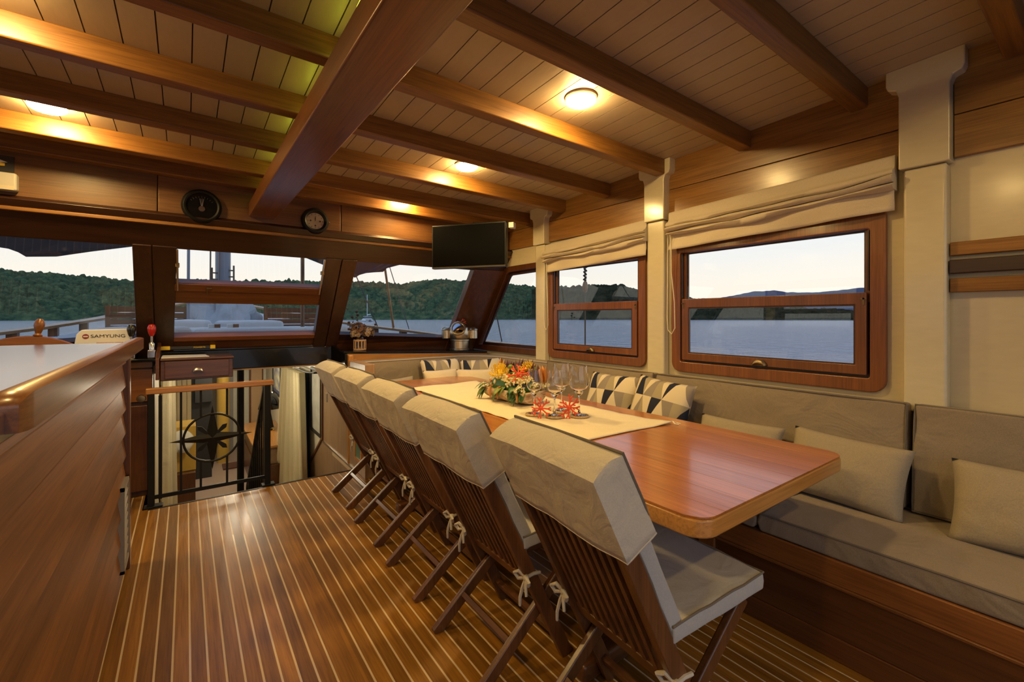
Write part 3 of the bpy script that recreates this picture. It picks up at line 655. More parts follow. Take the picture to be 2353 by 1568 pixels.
m = MB(); m.box(.72, .76, 9.15, 9.2, FZ, .86); m.build('door_casing', wd('bench', 'z'), lw)
m = MB(); m.box(.30, .66, 9.12, 9.2, FZ, .86); m.build('locker_panel', paint('grey_locker', (.30, .27, .24), .5, .05, 30, 0), lw)
m = MB(); m.lathe([(.085, FZ), (.085, .862)], 20, (.475, 8.5, 0)); tag(m.build('mast_foot_column', paint('yellow_varnish', (.60, .38, .07), .35, .05, 10, .4), smooth=True), 'round yellow varnished mast column standing in the lower cabin', 'column')
m = MB(); m.box(.45, .80, 8.0, 8.3, FZ + .001, FZ + .02); tag(m.build('door_mat', fabric('mat_brown', (.12, .05, .03))), 'dark brown mat on the lower cabin floor', 'mat')
cab = thing('vanity_cabinet', 'yellow wooden washstand with a white basin in the lower cabin', 'cabinet', (-.03, 6.45, FZ))
m = MB(); m.box(-.19, .085, 6.2, 6.7, FZ, -.45); m.build('base', wd('mahog', 'z'), cab, bevel=.005)
m = MB(); m.box(-.19, .09, 6.3, 6.7, -.45, .06); m.build('upper', bpy.data.materials['yellow_varnish'], cab, bevel=.01)
m = MB(); m.ball((-.045, 6.28, -.10), .12, .06, .13, 16, 10); m.build('basin', plain('white_ceramic', (.85, .84, .8), .12, coat=.5), cab, smooth=True)
m = MB(); m.lathe([(.05, 0), (.05, .03), (0, .035)], 14, (-.02, 6.2, -.2)); m.build('towel', fabric('grey_towel', (.35, .33, .3)), cab, smooth=True)
lc = thing('side_cabinet', 'brown wooden cabinet with lighter top under the black lamp', 'cabinet', (.95, 7.4, FZ))
m = MB(); m.box(.72, 1.16, 6.55, 8.2, FZ, -.62); m.build('base', wd('mahog', 'y'), lc, bevel=.005)
m = MB(); m.box(.74, 1.16, 6.6, 8.2, -.62, -.40); m.build('upper', wd('ply', 'y'), lc, bevel=.005)
m = MB(); m.box(.70, 1.165, 6.55, 8.2, -.40, -.37); m.build('top', wd('edge', 'y'), lc, bevel=.006)
tl = thing('table_lamp', 'table lamp with black shade and gold foot on the side cabinet', 'lamp', (1.0, 7.46, -.37))
m = MB(); m.lathe([(.07, 0), (.07, .012), (.03, .03), (.02, .05)], 20, (1.0, 7.46, -.37)); m.build('foot', plain('gold', (.75, .52, .16), .25, metal=1), tl, smooth=True)
m = MB(); m.lathe([(.05, .05), (.012, .27), (.012, .36)], 16, (1.0, 7.46, -.37)); m.build('stem', ir, tl, smooth=True)
m = MB(); m.lathe([(.155, .33), (.085, .56)], 24, (1.0, 7.46, -.37), cap=False); m.build('shade', M['gloss'], tl, smooth=True, solid=.004)
def picture(y0, y1, z0, z1, label, cols, mat_w=.03):
    p = thing('framed_picture', label, 'picture', (1.16, (y0 + y1) / 2, z0), 'framed pictures on the lower cabin wall')
    m = MB(); q = 1.168; ring(m, [(y1, z0), (y1, z1), (y0, z1), (y0, z0)], [(y1 - .03, z0 + .03), (y1 - .03, z1 - .03), (y0 + .03, z1 - .03), (y0 + .03, z0 + .03)], q, -.022); m.build('frame', dk, p)
    m = MB(); m.box(q - .008, q, y0 + .02, y1 - .02, z0 + .02, z1 - .02); m.build('mount', plain('mount_' + label[:6], cols[0], .5), p)
    m = MB(); m.box(q - .012, q - .008, y0 + .03 + mat_w, y1 - .03 - mat_w, z0 + .03 + mat_w, z1 - .03 - mat_w)
    nm, nt, b, L = new_mat('print_' + label[:8]); tc = nd(nt, 'ShaderNodeTexCoord'); n = nd(nt, 'ShaderNodeTexNoise'); n.inputs['Scale'].default_value = 9; n.inputs['Detail'].default_value = 4
    L.new(tc.outputs['Object'], n.inputs['Vector']); r = ramp(nt, [(.35, cols[1]), (.65, cols[2])]); L.new(n.outputs['Fac'], r.inputs[0]); L.new(r.outputs[0], b.inputs['Base Color'])
    m.build('print', nm, p)
picture(7.55, 8.3, .08, .80, 'tall framed print in blue and yellow above the black lamp', ((.10, .12, .25), (.7, .65, .4), (.12, .14, .3)), .05)
picture(6.72, 7.35, -.02, .60, 'framed black and white sailing picture left of the curtain', ((.75, .74, .72), (.08, .09, .1), (.6, .62, .64)))
picture(5.02, 5.50, .02, .74, 'large framed pale sea chart beside the door jamb', ((.6, .58, .5), (.45, .44, .38), (.58, .57, .52)), .012)
def curtain(name, label, pts, z0, z1, mat, amp, waves, spread=1.0, group=None):
    a, b = V(pts[0]), V(pts[1]); d = b - a; nrm = V((-d.y, d.x)).normalized(); m = MB()
    def fn(u, v):
        s = .72 + .28 * v if spread else 1
        uu = .3 + (u - .3) * (1 - .45 * (1 - v) * spread)
        p = a + d * uu + nrm * amp * (math.sin(u * waves * 2 * math.pi) + .4 * math.sin(u * waves * 4.7 + 2)); return (p.x, p.y, z1 + (z0 - z1) * v)
    m.grid(fn, waves * 10, 12); return tag(m.build(name, mat, smooth=True, sharp=80, solid=.003), label, 'curtain', group)
curtain('curtain', 'cream gathered curtain hanging on a rod in the lower cabin', ((1.04, 5.2), (1.02, 7.0)), FZ + .02, .68, fabric('cream_curtain', (.70, .62, .40), .08, .2), .042, 11)
curtain('curtain', 'narrow dark navy curtain behind the cream gathered one', ((1.13, 5.55), (1.13, 5.72)), FZ + .02, .66, fabric('navy_curtain', (.015, .022, .04), .08, .2), .02, 3, 0)
curtain('curtain', 'tied beige curtain hanging left behind the stair gate', ((-.17, 5.1), (-.10, 5.9)), FZ + .02, .84, fabric('beige_curtain', (.52, .45, .30), .08, .2), .025, 6)
m = MB(); m.tube([(1.165, 5.0, .72), (1.08, 5.0, .72), (1.06, 5.3, .70), (1.03, 6.8, .70), (1.165, 6.8, .72)], .009, 8); tag(m.build('curtain_rod', ir, smooth=True), 'thin black rod carrying the cream lower cabin curtain', 'rod')
def point(name, loc, power, col, size=.06):
    l = bpy.data.lights.new(name, 'POINT'); l.energy = power; l.color = col; l.shadow_soft_size = size
    o = bpy.data.objects.new(name, l); COL.objects.link(o); o.location = loc; return o
LCOL = (1.0, .86, .62)
point('cabin_light', (.55, 7.2, .72), 26, LCOL); point('cabin_light', (.45, 5.2, .72), 12, LCOL)

# ================================================================ bench, cushions
bn = thing('corner_bench', 'dark wooden L-shaped bench base running under the side windows', 'bench', (2.2, 1.5, 0))
bb = wd('bench', 'y'); bx_ = wd('bench', 'x')
m = MB(); m.box(2.03, XS, YA, 4.0, 0, .38); m.box(1.24, 2.03, 3.62, 4.03, 0, .38); m.build('carcass', bb, bn)
m = MB(); m.box(1.985, 2.03, YA, 3.60, 0, .088); m.build('kick_board', wd('mahog', 'y'), bn, bevel=.003)
m = MB(); m.box(1.992, 2.03, YA, 3.60, .09, .285); m.build('panel', wd('mahog', 'y', .8), bn)
m = MB(); m.box(1.978, 2.03, YA, 3.60, .290, .384); m.build('top_rail', bb, bn, bevel=.006)
m = MB(); m.box(1.972, 2.03, YA, 3.60, .278, .292); m.build('moulding', bb, bn, bevel=.005)
m = MB(); m.box(1.98, 2.03, 1.13, 1.21, .09, .285); m.build('stile', wd('bench', 'z'), bn, bevel=.004)
m = MB(); m.box(1.24, 1.98, 3.58, 3.62, 0, .384); m.build('front_panel', bx_, bn, bevel=.004)
m = MB(); m.box(1.16, 1.24, 3.60, 4.03, 0, .92); m.build('end_panel', wd('ply', 'z'), bn, bevel=.004)
m = MB(); m.box(1.16, 1.185, 4.085, 4.95, .0, .86); ep = m.build('side_panel', wd('ply', 'z'), bn)
m = MB(); m.box(1.15, 1.162, 4.78, 4.82, .44, .53); m.build('latch', M['steel'], ep, bevel=.004)
m = MB(); ring(m, [(3.66, .10), (3.66, .34), (3.86, .34), (3.86, .10)], [(3.69, .13), (3.69, .31), (3.83, .31), (3.83, .13)], 1.162, -.014); vf = m.build('vent_frame', wd('edge', 'z'), bn)
m = MB(); m.box(1.153, 1.16, 3.68, 3.84, .12, .32); m.build('vent_pane', plain('green_pane', (.10, .22, .15), .2), vf)

def cush(T, sx, sy, sz, bulge=.10, n=14, wr=.004, seed=0, taper=0):
    m = MB(T)
    def fz(a, b, sgn):
        return sgn * sz / 2 * (1 + bulge * (1 - a ** 4) * (1 - b ** 4)) + wr * mnoise.noise(V((a * 2.5 + seed, b * 2.5, sgn * 3 + seed * 1.7)))
    def pos(a, b, c): # a,b,c in -1..1
        x = a * sx / 2 * (1 + .012 * (1 - c * c) * (1 - b ** 2)); y = b * sy / 2 * (1 + .012 * (1 - c * c))
        return (x, y, fz(a, b, 1 if c > 0 else -1) * abs(c))
    g = lambda t: 2 * t - 1
    m.grid(lambda u, v: pos(g(u), g(v), 1), n, n); m.grid(lambda u, v: pos(g(u), g(v), -1), n, n)
    for s in (-1, 1):
        m.grid(lambda u, v: pos(s, g(u), g(v) if abs(g(v)) > .01 else .0001), n, 2); m.grid(lambda u, v: pos(g(u), s, g(v) if abs(g(v)) > .01 else .0001), n, 2)
    return m
def piping_loop(T, sx, sy, z, r, n=8):
    h, k = sx / 2, sy / 2; pts = []
    for (x0, y0), (x1, y1) in (((-h, -k), (h, -k)), ((h, -k), (h, k)), ((h, k), (-h, k)), ((-h, k), (-h, -k))):
        for i in range(n):
            t = i / n; pts.append((x0 + (x1 - x0) * t, y0 + (y1 - y0) * t, z + .002 * math.sin(i * 2.1 + x0 * 9)))
    m = MB(T); m.tube(pts, r, 6, closed=True); return m
def box_cushion(name, label, cat, T, sx, sy, sz, mat, group, seed=0, bulge=.08, pip=True):
    m = cush(T, sx, sy, sz, bulge, seed=seed, wr=.011)
    o = tag(m.build(name, mat, smooth=True, bevel=.012, sharp=50), label, cat, group)
    if pip: piping_loop(T, sx - .004, sy - .004, sz / 2 - .002, .0042).build('piping', M['piping'], o, smooth=True)
    return o
SG, BG = 'taupe bench seat cushions', 'taupe bench back cushions'
Tup = lambda x, y, z: frame_mat((x, y, z), (1, 0, 0), (0, 1, 0))
box_cushion('seat_cushion', 'long taupe seat cushion on the bench at right, in front of the pillows', 'cushion', Tup(2.275, -.24, .425), .585, 2.34, .08, M['taupe'], SG, 1)
box_cushion('seat_cushion', 'taupe seat cushion on the bench behind the far part of the table', 'cushion', Tup(2.275, 2.27, .425), .585, 2.63, .08, M['taupe'], SG, 2)
box_cushion('seat_cushion', 'taupe seat cushion on the forward bench behind the table end', 'cushion', Tup(1.61, 3.80, .425), .72, .42, .08, M['taupe'], SG, 3)
def Tback(y, zc, lean=6):   # x axis along Y, y axis up, z axis into room
    a = rad(lean); up = V((math.sin(a), 0, math.cos(a)))
    return frame_mat((2.588, y, zc), (0, -1, 0), up)
for i, (a, b, lab) in enumerate(((-1.3, .547, 'taupe back cushion at the right edge below the wall slats'), (.572, 1.868, 'long taupe back cushion under the large right window'), (1.89, 2.985, 'taupe back cushion behind the wine glasses under the middle window'))):
    box_cushion('back_cushion', lab, 'cushion', Tback((a + b) / 2, .692), b - a, .455, .115, M['taupe'], BG, 5 + i, .10)
# curved corner cushion
path = [V((2.56, 3.0)), V((2.56, 3.3)), V((2.56, 3.62))]
for k in range(1, 9): t = rad(90 * k / 8 * .93); path.append(V((2.56 - .42 * (1 - math.cos(t)), 3.62 + .42 * math.sin(t))))
path += [V((1.95, 4.035)), V((1.55, 4.01)), V((1.215, 3.985))]
m = MB(); n = len(path); vs = []; prof = [(0, .47), (-.012, .60), (-.008, .80), (.004, .895), (.03, .915), (.075, .915), (.085, .90), (.085, .47)]; k = len(prof)
for i, p in enumerate(path):
    d = (path[min(i + 1, n - 1)] - path[max(i - 1, 0)]).normalized(); out = V((d.y, -d.x)) * (1)
    out = V((d.y, -d.x)); 
    for o_, z in prof: q = p + out * o_; vs.append((q.x, q.y, z))
fs = [(i * k + j, i * k + (j + 1) % k, (i + 1) * k + (j + 1) % k, (i + 1) * k + j) for i in range(n - 1) for j in range(k)] + [tuple(range(k)), tuple(range((n - 1) * k, n * k))]
m.add(vs, fs); cc = tag(m.build('back_cushion', M['taupe'], smooth=True, sharp=50), 'curved taupe back cushion wrapping the forward corner of the bench', 'cushion', BG)
m = MB(); m.tube([(vs[i * k + 3][0], vs[i * k + 3][1], .902) for i in range(n)], .005, 6); m.build('piping', plain('light_piping', (.55, .48, .42), .8), cc, smooth=True)

def pillow(name, label, T, w, h, t, mat, group, seed=0, n=22):
    m = MB(T)
    def edge(a, b):
        f = .055; return (a * w / 2 * (1 - f * (1 - b * b)), b * h / 2 * (1 - f * (1 - a * a)))
    def surf(sg):
        def fn(u, v):
            a, b = 2 * u - 1, 2 * v - 1; x, y = edge(a, b)
            q = max(0, (1 - a * a) * (1 - b * b)); z = t / 2 * q ** .42 + .006 * mnoise.noise(V((a * 2 + seed, b * 2, sg + seed))) * (1 if q > .02 else 0)
            return (x, y, sg * z)
        return fn
    m.grid(surf(1), n, n); m.grid(surf(-1), n, n)
    o = tag(m.build(name, mat, smooth=True, sharp=120, origin=(T[0][3], T[1][3], T[2][3])), label, 'pillow', group)
    # local axes follow the pillow so that prints lie on its face
    R = T.to_3x3().to_4x4(); o.data.transform(R.inverted()); o.rotation_euler = T.to_3x3().to_euler()
    return o
def Tp(x, y, zc, face, lean, roll=0):   # face: azimuth (deg) of the side looking into the room; lean back from vertical
    a = rad(face); nrm = V((math.cos(a) * math.cos(rad(lean)), math.sin(a) * math.cos(rad(lean)), math.sin(rad(lean))))
    xr = V((-math.sin(a), math.cos(a), 0)); xr = Matrix.Rotation(rad(roll), 3, nrm) @ xr
    return frame_mat((x, y, zc), xr, nrm.cross(xr))
PG, TG, CG = 'triangle print pillows', 'plain tan lumbar pillows', 'plain cream pillows'
pillow('pillow', 'triangle print pillow behind the wine glasses, half hidden by its neighbour', Tp(2.44, 2.17, .685, 183, 20), .44, .44, .15, M['pattern'], PG, 1)
pillow('pillow', 'triangle print pillow nearest the plain tan pillows on the side bench', Tp(2.42, 1.76, .69, 174, 20, -3), .46, .45, .15, M['pattern'], PG, 2)
pillow('pillow', 'triangle print pillow on the forward bench, left of the corner', Tp(2.01, 3.90, .69, 272, 18), .43, .43, .14, M['pattern'], PG, 3)
pillow('pillow', 'triangle print pillow tucked into the bench corner beside dark protea spikes', Tp(2.36, 3.74, .69, 238, 18, 4), .42, .42, .14, M['pattern'], PG, 4)
pillow('pillow', 'plain tan lumbar pillow mostly hidden behind the table edge', Tp(2.42, 1.26, .60, 180, 24), .46, .29, .13, M['taupe2'], TG, 5)
pillow('pillow', 'plain tan lumbar pillow leaning at the gap between back cushions', Tp(2.42, .765, .605, 178, 24, -2), .47, .31, .14, M['taupe2'], TG, 6)
pillow('pillow', 'plain tan lumbar pillow cut off by the right picture edge', Tp(2.41, .17, .605, 182, 24, 1), .48, .31, .14, M['taupe2'], TG, 7)
pillow('pillow', 'cream lumbar pillow in front of the corner print pillows, left one', Tp(1.93, 3.74, .66, 272, 22), .36, .33, .12, M['creamp'], CG, 8)
pillow('pillow', 'cream lumbar pillow in front of the corner print pillows, right one', Tp(2.22, 3.58, .66, 245, 22), .42, .33, .12, M['creamp'], CG, 9)
pillow('pillow', 'flat tan pillow lying against the forward bench back behind chair covers', Tp(1.50, 3.86, .61, 270, 24, 3), .44, .30, .12, M['taupe2'], TG, 10)

# ================================================================ dining table
TX0, TX1, TY0, TY1, TZ = 1.12, 2.155, .67, 3.72, .75
tbl = thing('dining_table', 'long varnished wooden dining table with rounded corners', 'table', (1.63, 2.2, 0))
def rrect_xy(x0, x1, y0, y1, r, n=6): return rrect(x0, x1, y0, y1, r, n)
m = MB(); m.prism(rrect_xy(TX0, TX1, TY0, TY1, .07), (0, 0, TZ - .06), (1, 0, 0), (0, 1, 0), (0, 0, .054)); m.build('edge_board', wd('edge', 'x', .7), tbl, bevel=.008)
ty = wood('wood_table_top', *PAL['table'][:2], 'y', *PAL['table'][2:4], .8, tint=.09, coat_rough=.13)
nP = 9; bw = (TX1 - TX0 - .006) / nP
def clip_corner(x0, x1):   # plank outline inside the rounded table outline
    r = .067; X0, X1, Y0, Y1 = TX0 + .003, TX1 - .003, TY0 + .003, TY1 - .003; pts_lo, pts_hi = [], []
    for i in range(7):
        x = x0 + (x1 - x0) * i / 6; d = 0
        for cxx, sg in ((X0 + r, -1), (X1 - r, 1)):
            if (x - cxx) * sg > 0: d = r - math.sqrt(max(0, r * r - (x - cxx) ** 2))
        pts_lo.append((x, Y0 + d)); pts_hi.append((x, Y1 - d))
    return pts_lo + pts_hi[::-1]
for i in range(nP):
    a = TX0 + .003 + i * bw; m = MB(); m.prism(clip_corner(a + .0006, a + bw - .0006), (0, 0, TZ - .0062), (1, 0, 0), (0, 1, 0), (0, 0, .0062)); m.build('plank', ty, tbl, bevel=.0007, seg=1)
for yy in (1.16, 2.85):
    m = MB(); m.beam((1.13, yy, .035), (1.97, yy, .035), .075, .07); m.build('foot', wd('chair', 'x'), tbl, bevel=.015)
    m = MB(); m.box(1.56, 1.70, yy - .035, yy + .035, .07, .65); m.build('leg', wd('chair', 'z'), tbl, bevel=.01)
    m = MB(); m.box(1.25, 2.02, yy - .035, yy + .035, .64, .692); m.build('bearer', wd('chair', 'x'), tbl, bevel=.006)
m = MB(); m.box(1.61, 1.65, 1.2, 2.81, .22, .32); m.build('stretcher', wd('chair', 'y'), tbl, bevel=.006)

def runner_pt(u, v):
    yn, yf = 1.415, 3.27
    y = yn + (yf - yn) * v; x0 = 1.395 - .065 * max(0, 1 - v * 5.5) ** 1.5; x1 = 2.0 + .03 * max(0, 1 - v * 6)
    x = x0 + (x1 - x0) * u; y += .012 * math.sin(u * 3.1) * (1 - v) - .03 * u * (1 - v)
    wv = .0035 * (1 + math.sin(y * 42 + 2.5 * math.sin(x * 7))) * (.25 + .75 * min(1, max(0, v * 2.2 - .5)))
    z = TZ + .0035 + wv + .010 * max(0, 1 - v * 16) * max(0, (u - .8) * 5) + .008 * max(0, .06 - u) * 16 * max(0, 1 - v * 18)
    return (x, y, z)
m = MB(); m.grid(runner_pt, 26, 110); rn = tag(m.build('table_runner', M['runner'], smooth=True, sharp=80, solid=.003), 'cream linen table runner laid along the dining table', 'runner')
m = MB(); m.tube([runner_pt(u / 20, 0) for u in range(21)], .003, 6); m.build('hem', M['runner'], rn, smooth=True)
m = MB(); px = runner_pt(1, 0); m.tube([px, (px[0] + .02, px[1] - .012, TZ + .006), (px[0] + .028, px[1] - .03, TZ + .003)], .003, 6); m.tube([px, (px[0] - .01, px[1] - .022, TZ + .006), (px[0] + .004, px[1] - .035, TZ + .003)], .003, 6); m.build('loose_thread', M['whitef'], rn)

# ================================================================ chairs
cw_ = wd('chair', 'z', 1.2); cwx = wd('chair', 'x', 1.2); cwy = wd('chair', 'y', 1.2)
def make_chair():
    t = thing('folding_chair', '', 'chair', (0, 0, 0), 'folding chairs along the dining table')
    U = V((-.443, 0, .896)); Nf = V((.896, 0, .443)); F0 = V((.37, 0, 0))
    def B(s, y, n): p = F0 + U * s + Nf * n; return V((p.x, y, p.z))
    for sy in (-1, 1):
        y = sy * .212
        m = MB(); m.beam(B(.0, y, 0), B(1.035, y, 0), .05, .026, (0, 1, 0)); m.build('upright', cw_, t, bevel=.004)
        y2 = sy * .180
        m = MB(); m.beam((.0, y2, .0), (.535, y2, .445), .048, .024, (0, 1, 0)); m.build('leg', cw_, t, bevel=.006)
        m = MB(); m.beam((.168, sy * .155, .435), (.545, sy * .155, .448), .05, .022, (0, 1, 0)); m.build('seat_rail', cwx, t, bevel=.004)
        m = MB(); m.lathe([(0, 0), (.009, 0), (.009, .005), (0, .006)], 10, (.40, sy * .168, .445), Matrix.Rotation(rad(-90 * sy), 3, 'X')); m.build('bolt', M['brass'], t)
    m = MB(); m.beam(B(1.0, -.2, 0), B(1.0, .2, 0), .024, .06, U); m.build('top_rail', cwy, t, bevel=.004)
    m = MB(); m.beam(B(.355, -.2, 0), B(.355, .2, 0), .024, .05, U); m.build('lower_rail', cwy, t, bevel=.004)
    for k in range(10):
        y = -.1755 + k * .039; m = MB(); m.beam(B(.37, y, 0), B(.98, y, 0), .020, .017, (0, 1, 0)); m.build('back_slat', cw_, t, bevel=.002)
    m = MB(); m.beam((.135, -.17, .113), (.135, .17, .113), .035, .022, (.7, 0, .7)); m.build('stretcher', cwy, t, bevel=.003)
    m = MB(); m.beam(B(.10, -.2, 0), B(.10, .2, 0), .022, .035, U); m.build('stretcher', cwy, t, bevel=.003)
    for k in range(7): m = MB(); m.box(.15 + k * .058, .195 + k * .058, -.165, .165, .455 + k * .0025, .470 + k * .0025); m.build('seat_slat', cwy, t, bevel=.002)
    # seat pad
    T = frame_mat((.362, 0, .498), (1, 0, .03), (0, 1, 0))
    m = cush(T, .415, .455, .05, .16, n=10, wr=.003, seed=4); sp = m.build('seat_pad', M['pad'], t, smooth=True, bevel=.007, sharp=50)
    piping_loop(T, .413, .453, .024, .0035).build('piping', M['piping'], sp, smooth=True)
    # back pad and the cover slipped over the top of it
    p = B(.775, 0, .048); T = frame_mat(p, (0, 1, 0), U)
    m = cush(T, .445, .55, .052, .12, n=10, wr=.003, seed=9); bp_ = m.build('back_pad', M['pad'], t, smooth=True, bevel=.010, sharp=50)
    piping_loop(T, .443, .548, -.024, .004).build('piping', M['piping'], bp_, smooth=True)
    p = B(.925, 0, .027); T = frame_mat(p, (0, 1, 0), U); m = MB(T)
    hx, hz = .232, .052; H0, H1 = -.096, .137
    def cov(u, v):   # u around the section, v up
        per = [(-hx, -hz), (-hx, hz), (hx, hz), (hx, -hz)]; L = [.16, .34, .16, .34]; s = 0; uu = u % 1.0
        for i in range(4):
            if uu <= s + L[i] + 1e-9: f = (uu - s) / L[i]; a = per[i]; b = per[(i + 1) % 4]; x, z = a[0] + (b[0] - a[0]) * f, a[1] + (b[1] - a[1]) * f; break
            s += L[i]
        y = H0 + (H1 - H0) * v; k = 1 + .03 * (1 - v)
        w = (.009 * mnoise.noise(V((x * 9, y * 9, z * 14 + 3))) + .002 * math.sin(x * 22 + y * 17)) * (1 - .7 * v)
        dx = 1 if abs(abs(x) - hx) < 1e-3 else 0
        return (x * k + (w * .5 * (1 if x > 0 else -1) if dx else 0), y - .006 * abs(x) / hx * v, z * k + (w if not dx else w * .3) * (1 if z > 0 else -1))
    def skin(u, v):
        w = v * 1.5
        if w <= 1: return cov(u, w)
        k = (w - 1) * 2; x, y, z = cov(u, 1)
        return (x * (1 - .02 * k), y + .010 * math.sin(k * math.pi / 2) + .004 * mnoise.noise(V((x * 8, z * 20 * (1 - k), 1))) * k, z * (1 - k))
    m.grid(skin, 50, 18)
    cv = m.build('back_cover', M['cover'], t, smooth=True, sharp=55, solid=.003)
    pts = [V(cov(u / 50, 0)) for u in range(50)]; mm = MB(T); mm.tube(pts, .003, 5, closed=True); mm.build('hem', M['cover'], cv, smooth=True)
    mm = MB(T); mm.tube([(-hx, H0, hz), (-hx - .004, .0, hz + .002), (-hx, H1, hz), (0, H1 + .002, hz), (hx, H1, hz), (hx + .004, 0, hz + .002), (hx, H0, hz)], .004, 6); mm.build('piping', M['piping'], cv, smooth=True)
    for sy in (-1, 1):
        q = B(.415, sy * .228, -.01); m = MB()
        def lp(*o): return [q + V(p) for p in o]
        m.tube(lp((.05, 0, .0), (.02, .0, .004), (-.012, 0, 0), (-.02, -sy * .02, -.004)), .006, 6)
        m.ball(q + V((-.014, 0, 0)), .013, .012, .012, 8, 6)
        for dy, s in ((1, 1), (-1, .8)):
            m.tube(lp((-.014, 0, 0), (-.03, dy * .022, .022 * s), (-.034, dy * .042, .008), (-.026, dy * .030, -.010), (-.014, 0, 0)), [.006, .007, .0075, .007, .005], 6)
        m.tube(lp((-.014, 0, 0), (-.022, .008, -.03), (-.030, .014, -.07), (-.026, .020, -.105)), [.006, .0065, .006, .005], 6)
        m.tube(lp((-.014, 0, 0), (-.026, -.014, -.022), (-.030, -.024, -.05)), [.006, .006, .005], 6)
        m.build('fabric_tie', M['cover'], t, smooth=True)
    return t
chair0 = make_chair()
CH_L = ['wooden folding chair with canvas cover at the far end, beside the stair opening', 'wooden folding chair with canvas cover, second from the stair opening',
        'wooden folding chair with canvas cover at the middle of the row', 'wooden folding chair with canvas cover, right behind the nearest chair', 'nearest wooden folding chair with canvas back cover and grey seat pad']
CHP = [(.882, 3.285, 0), (.866, 2.685, 0), (.848, 2.095, 1), (.825, 1.50, 1), (.86, .915, 4)]
for i, (x, y, r) in enumerate(CHP):
    c = chair0 if i == 0 else dup(chair0)
    c.location = (x, y, 0); c.rotation_euler = (0, 0, rad(-r)); c['label'] = CH_L[i]

# ================================================================ blinds
def blind(y0, y1, z0, z1, label, seed):   # z0/z1: top edge height at y0 (aft) and y1 (forward)
    t = thing('roman_blind', label, 'blind', (XS - .06, (y0 + y1) / 2, 1.7), 'linen roman blinds')
    zt = lambda y: z0 + (z1 - z0) * (y - y0) / (y1 - y0)
    prof = [(0, 0), (-.030, 0), (-.036, -.010), (-.036, -.050), (-.046, -.066), (-.068, -.076), (-.078, -.088), (-.068, -.098), (-.044, -.096), (-.070, -.102), (-.092, -.116), (-.078, -.130), (-.046, -.124), (-.066, -.132), (-.080, -.146), (-.062, -.158), (0, -.150)]
    m = MB(); n = 60; vs = []; k = len(prof)
    for i in range(n + 1):
        y = y0 + (y1 - y0) * i / n
        for j, (dx, dz) in enumerate(prof):
            w = .5 * j / k; a = mnoise.noise(V((y * 3.2 + seed, j * .8, seed))); b = mnoise.noise(V((y * 4 + 9 + seed, j * .5, 2)))
            vs.append((XS - .022 + dx + w * .02 * a - .004, y, zt(y) + dz + w * .060 * b - w * .035 * math.sin(math.pi * i / n)))
    m.add(vs, [(i * k + j, i * k + j + 1, (i + 1) * k + j + 1, (i + 1) * k + j) for i in range(n) for j in range(k - 1)] + [tuple(range(k)), tuple(range(n * k, (n + 1) * k))])
    m.build('folds', M['blind'], t, smooth=True, sharp=80)
    m = MB()
    def fl(u, v):
        y = y0 + .004 + (y1 - y0 - .008) * u; return (XS - .062 + .011 * math.sin(y * 11 + seed + v) * v + .018 * mnoise.noise(V((y * 5 + seed, v * 1.5, 4))), y, zt(y) - .12 - .132 * v)
    m.grid(fl, 50, 8); m.build('flap', M['blind'], t, smooth=True, sharp=80, solid=.004)
    yc = y1 - .006; m = MB(); X = XS - .07
    pts = [(X, yc + .006, zt(yc) - .10), (X, yc + .008, 1.55), (X, yc + .012, 1.30), (X - .006, yc + .0, 1.215), (X - .012, yc - .03, 1.19), (X - .012, yc - .055, 1.23), (X - .01, yc - .05, 1.40), (X, yc - .02, 1.6), (X, yc - .015, zt(yc) - .10)]
    m.tube(pts, .003, 6); m.build('bead_cord', M['cord'], t, smooth=True)
blind(.628, 1.815, 2.045, 2.003, 'linen roman blind pulled up over the large right window', 1.0)
blind(1.995, 3.092, 1.992, 1.955, 'linen roman blind pulled up over the middle window', 5.0)

# ================================================================ TV
tv = thing('television', 'flat black television hung in the forward corner above the window', 'television', (1.87, 3.19, 1.71))
a = V((1.675, 3.455, 0)); b = V((2.06, 2.915, 0)); d = (b - a).normalized(); T = frame_mat(((a.x + b.x) / 2, (a.y + b.y) / 2, 1.89), d, (0, 0, 1)); W_, H_ = (b - a).length, .365
m = MB(T); m.box(-W_ / 2, W_ / 2, -H_ / 2, H_ / 2, -.045, 0); m.build('case', M['tvb'], tv, bevel=.006)
m = MB(T); m.box(-W_ / 2 + .012, W_ / 2 - .012, -H_ / 2 + .018, H_ / 2 - .012, 0, .002); m.build('screen', M['screen'], tv)
m = MB(T); m.box(-W_ / 2 + .004, W_ / 2 - .004, -H_ / 2 + .002, -H_ / 2 + .014, 0, .003); m.build('chin_strip', plain('tv_grey', (.12, .11, .10), .3, metal=.6), tv)
m = MB(T); m.box(-.02, .02, -H_ / 2 - .006, -H_ / 2 + .002, -.01, .004); m.build('sensor', M['tvb'], tv)
m = MB(T); m.box(.0, .06, .02, .10, -.14, -.045); m.box(.0, .05, .05, .21, -.14, -.10); m.build('bracket', M['tvb'], tv)
m = MB(T); m.box(W_ / 2 + .005, W_ / 2 + .05, H_ / 2 - .05, H_ / 2 - .005, -.10, -.04); m.build('plug', M['white'], tv, bevel=.004)

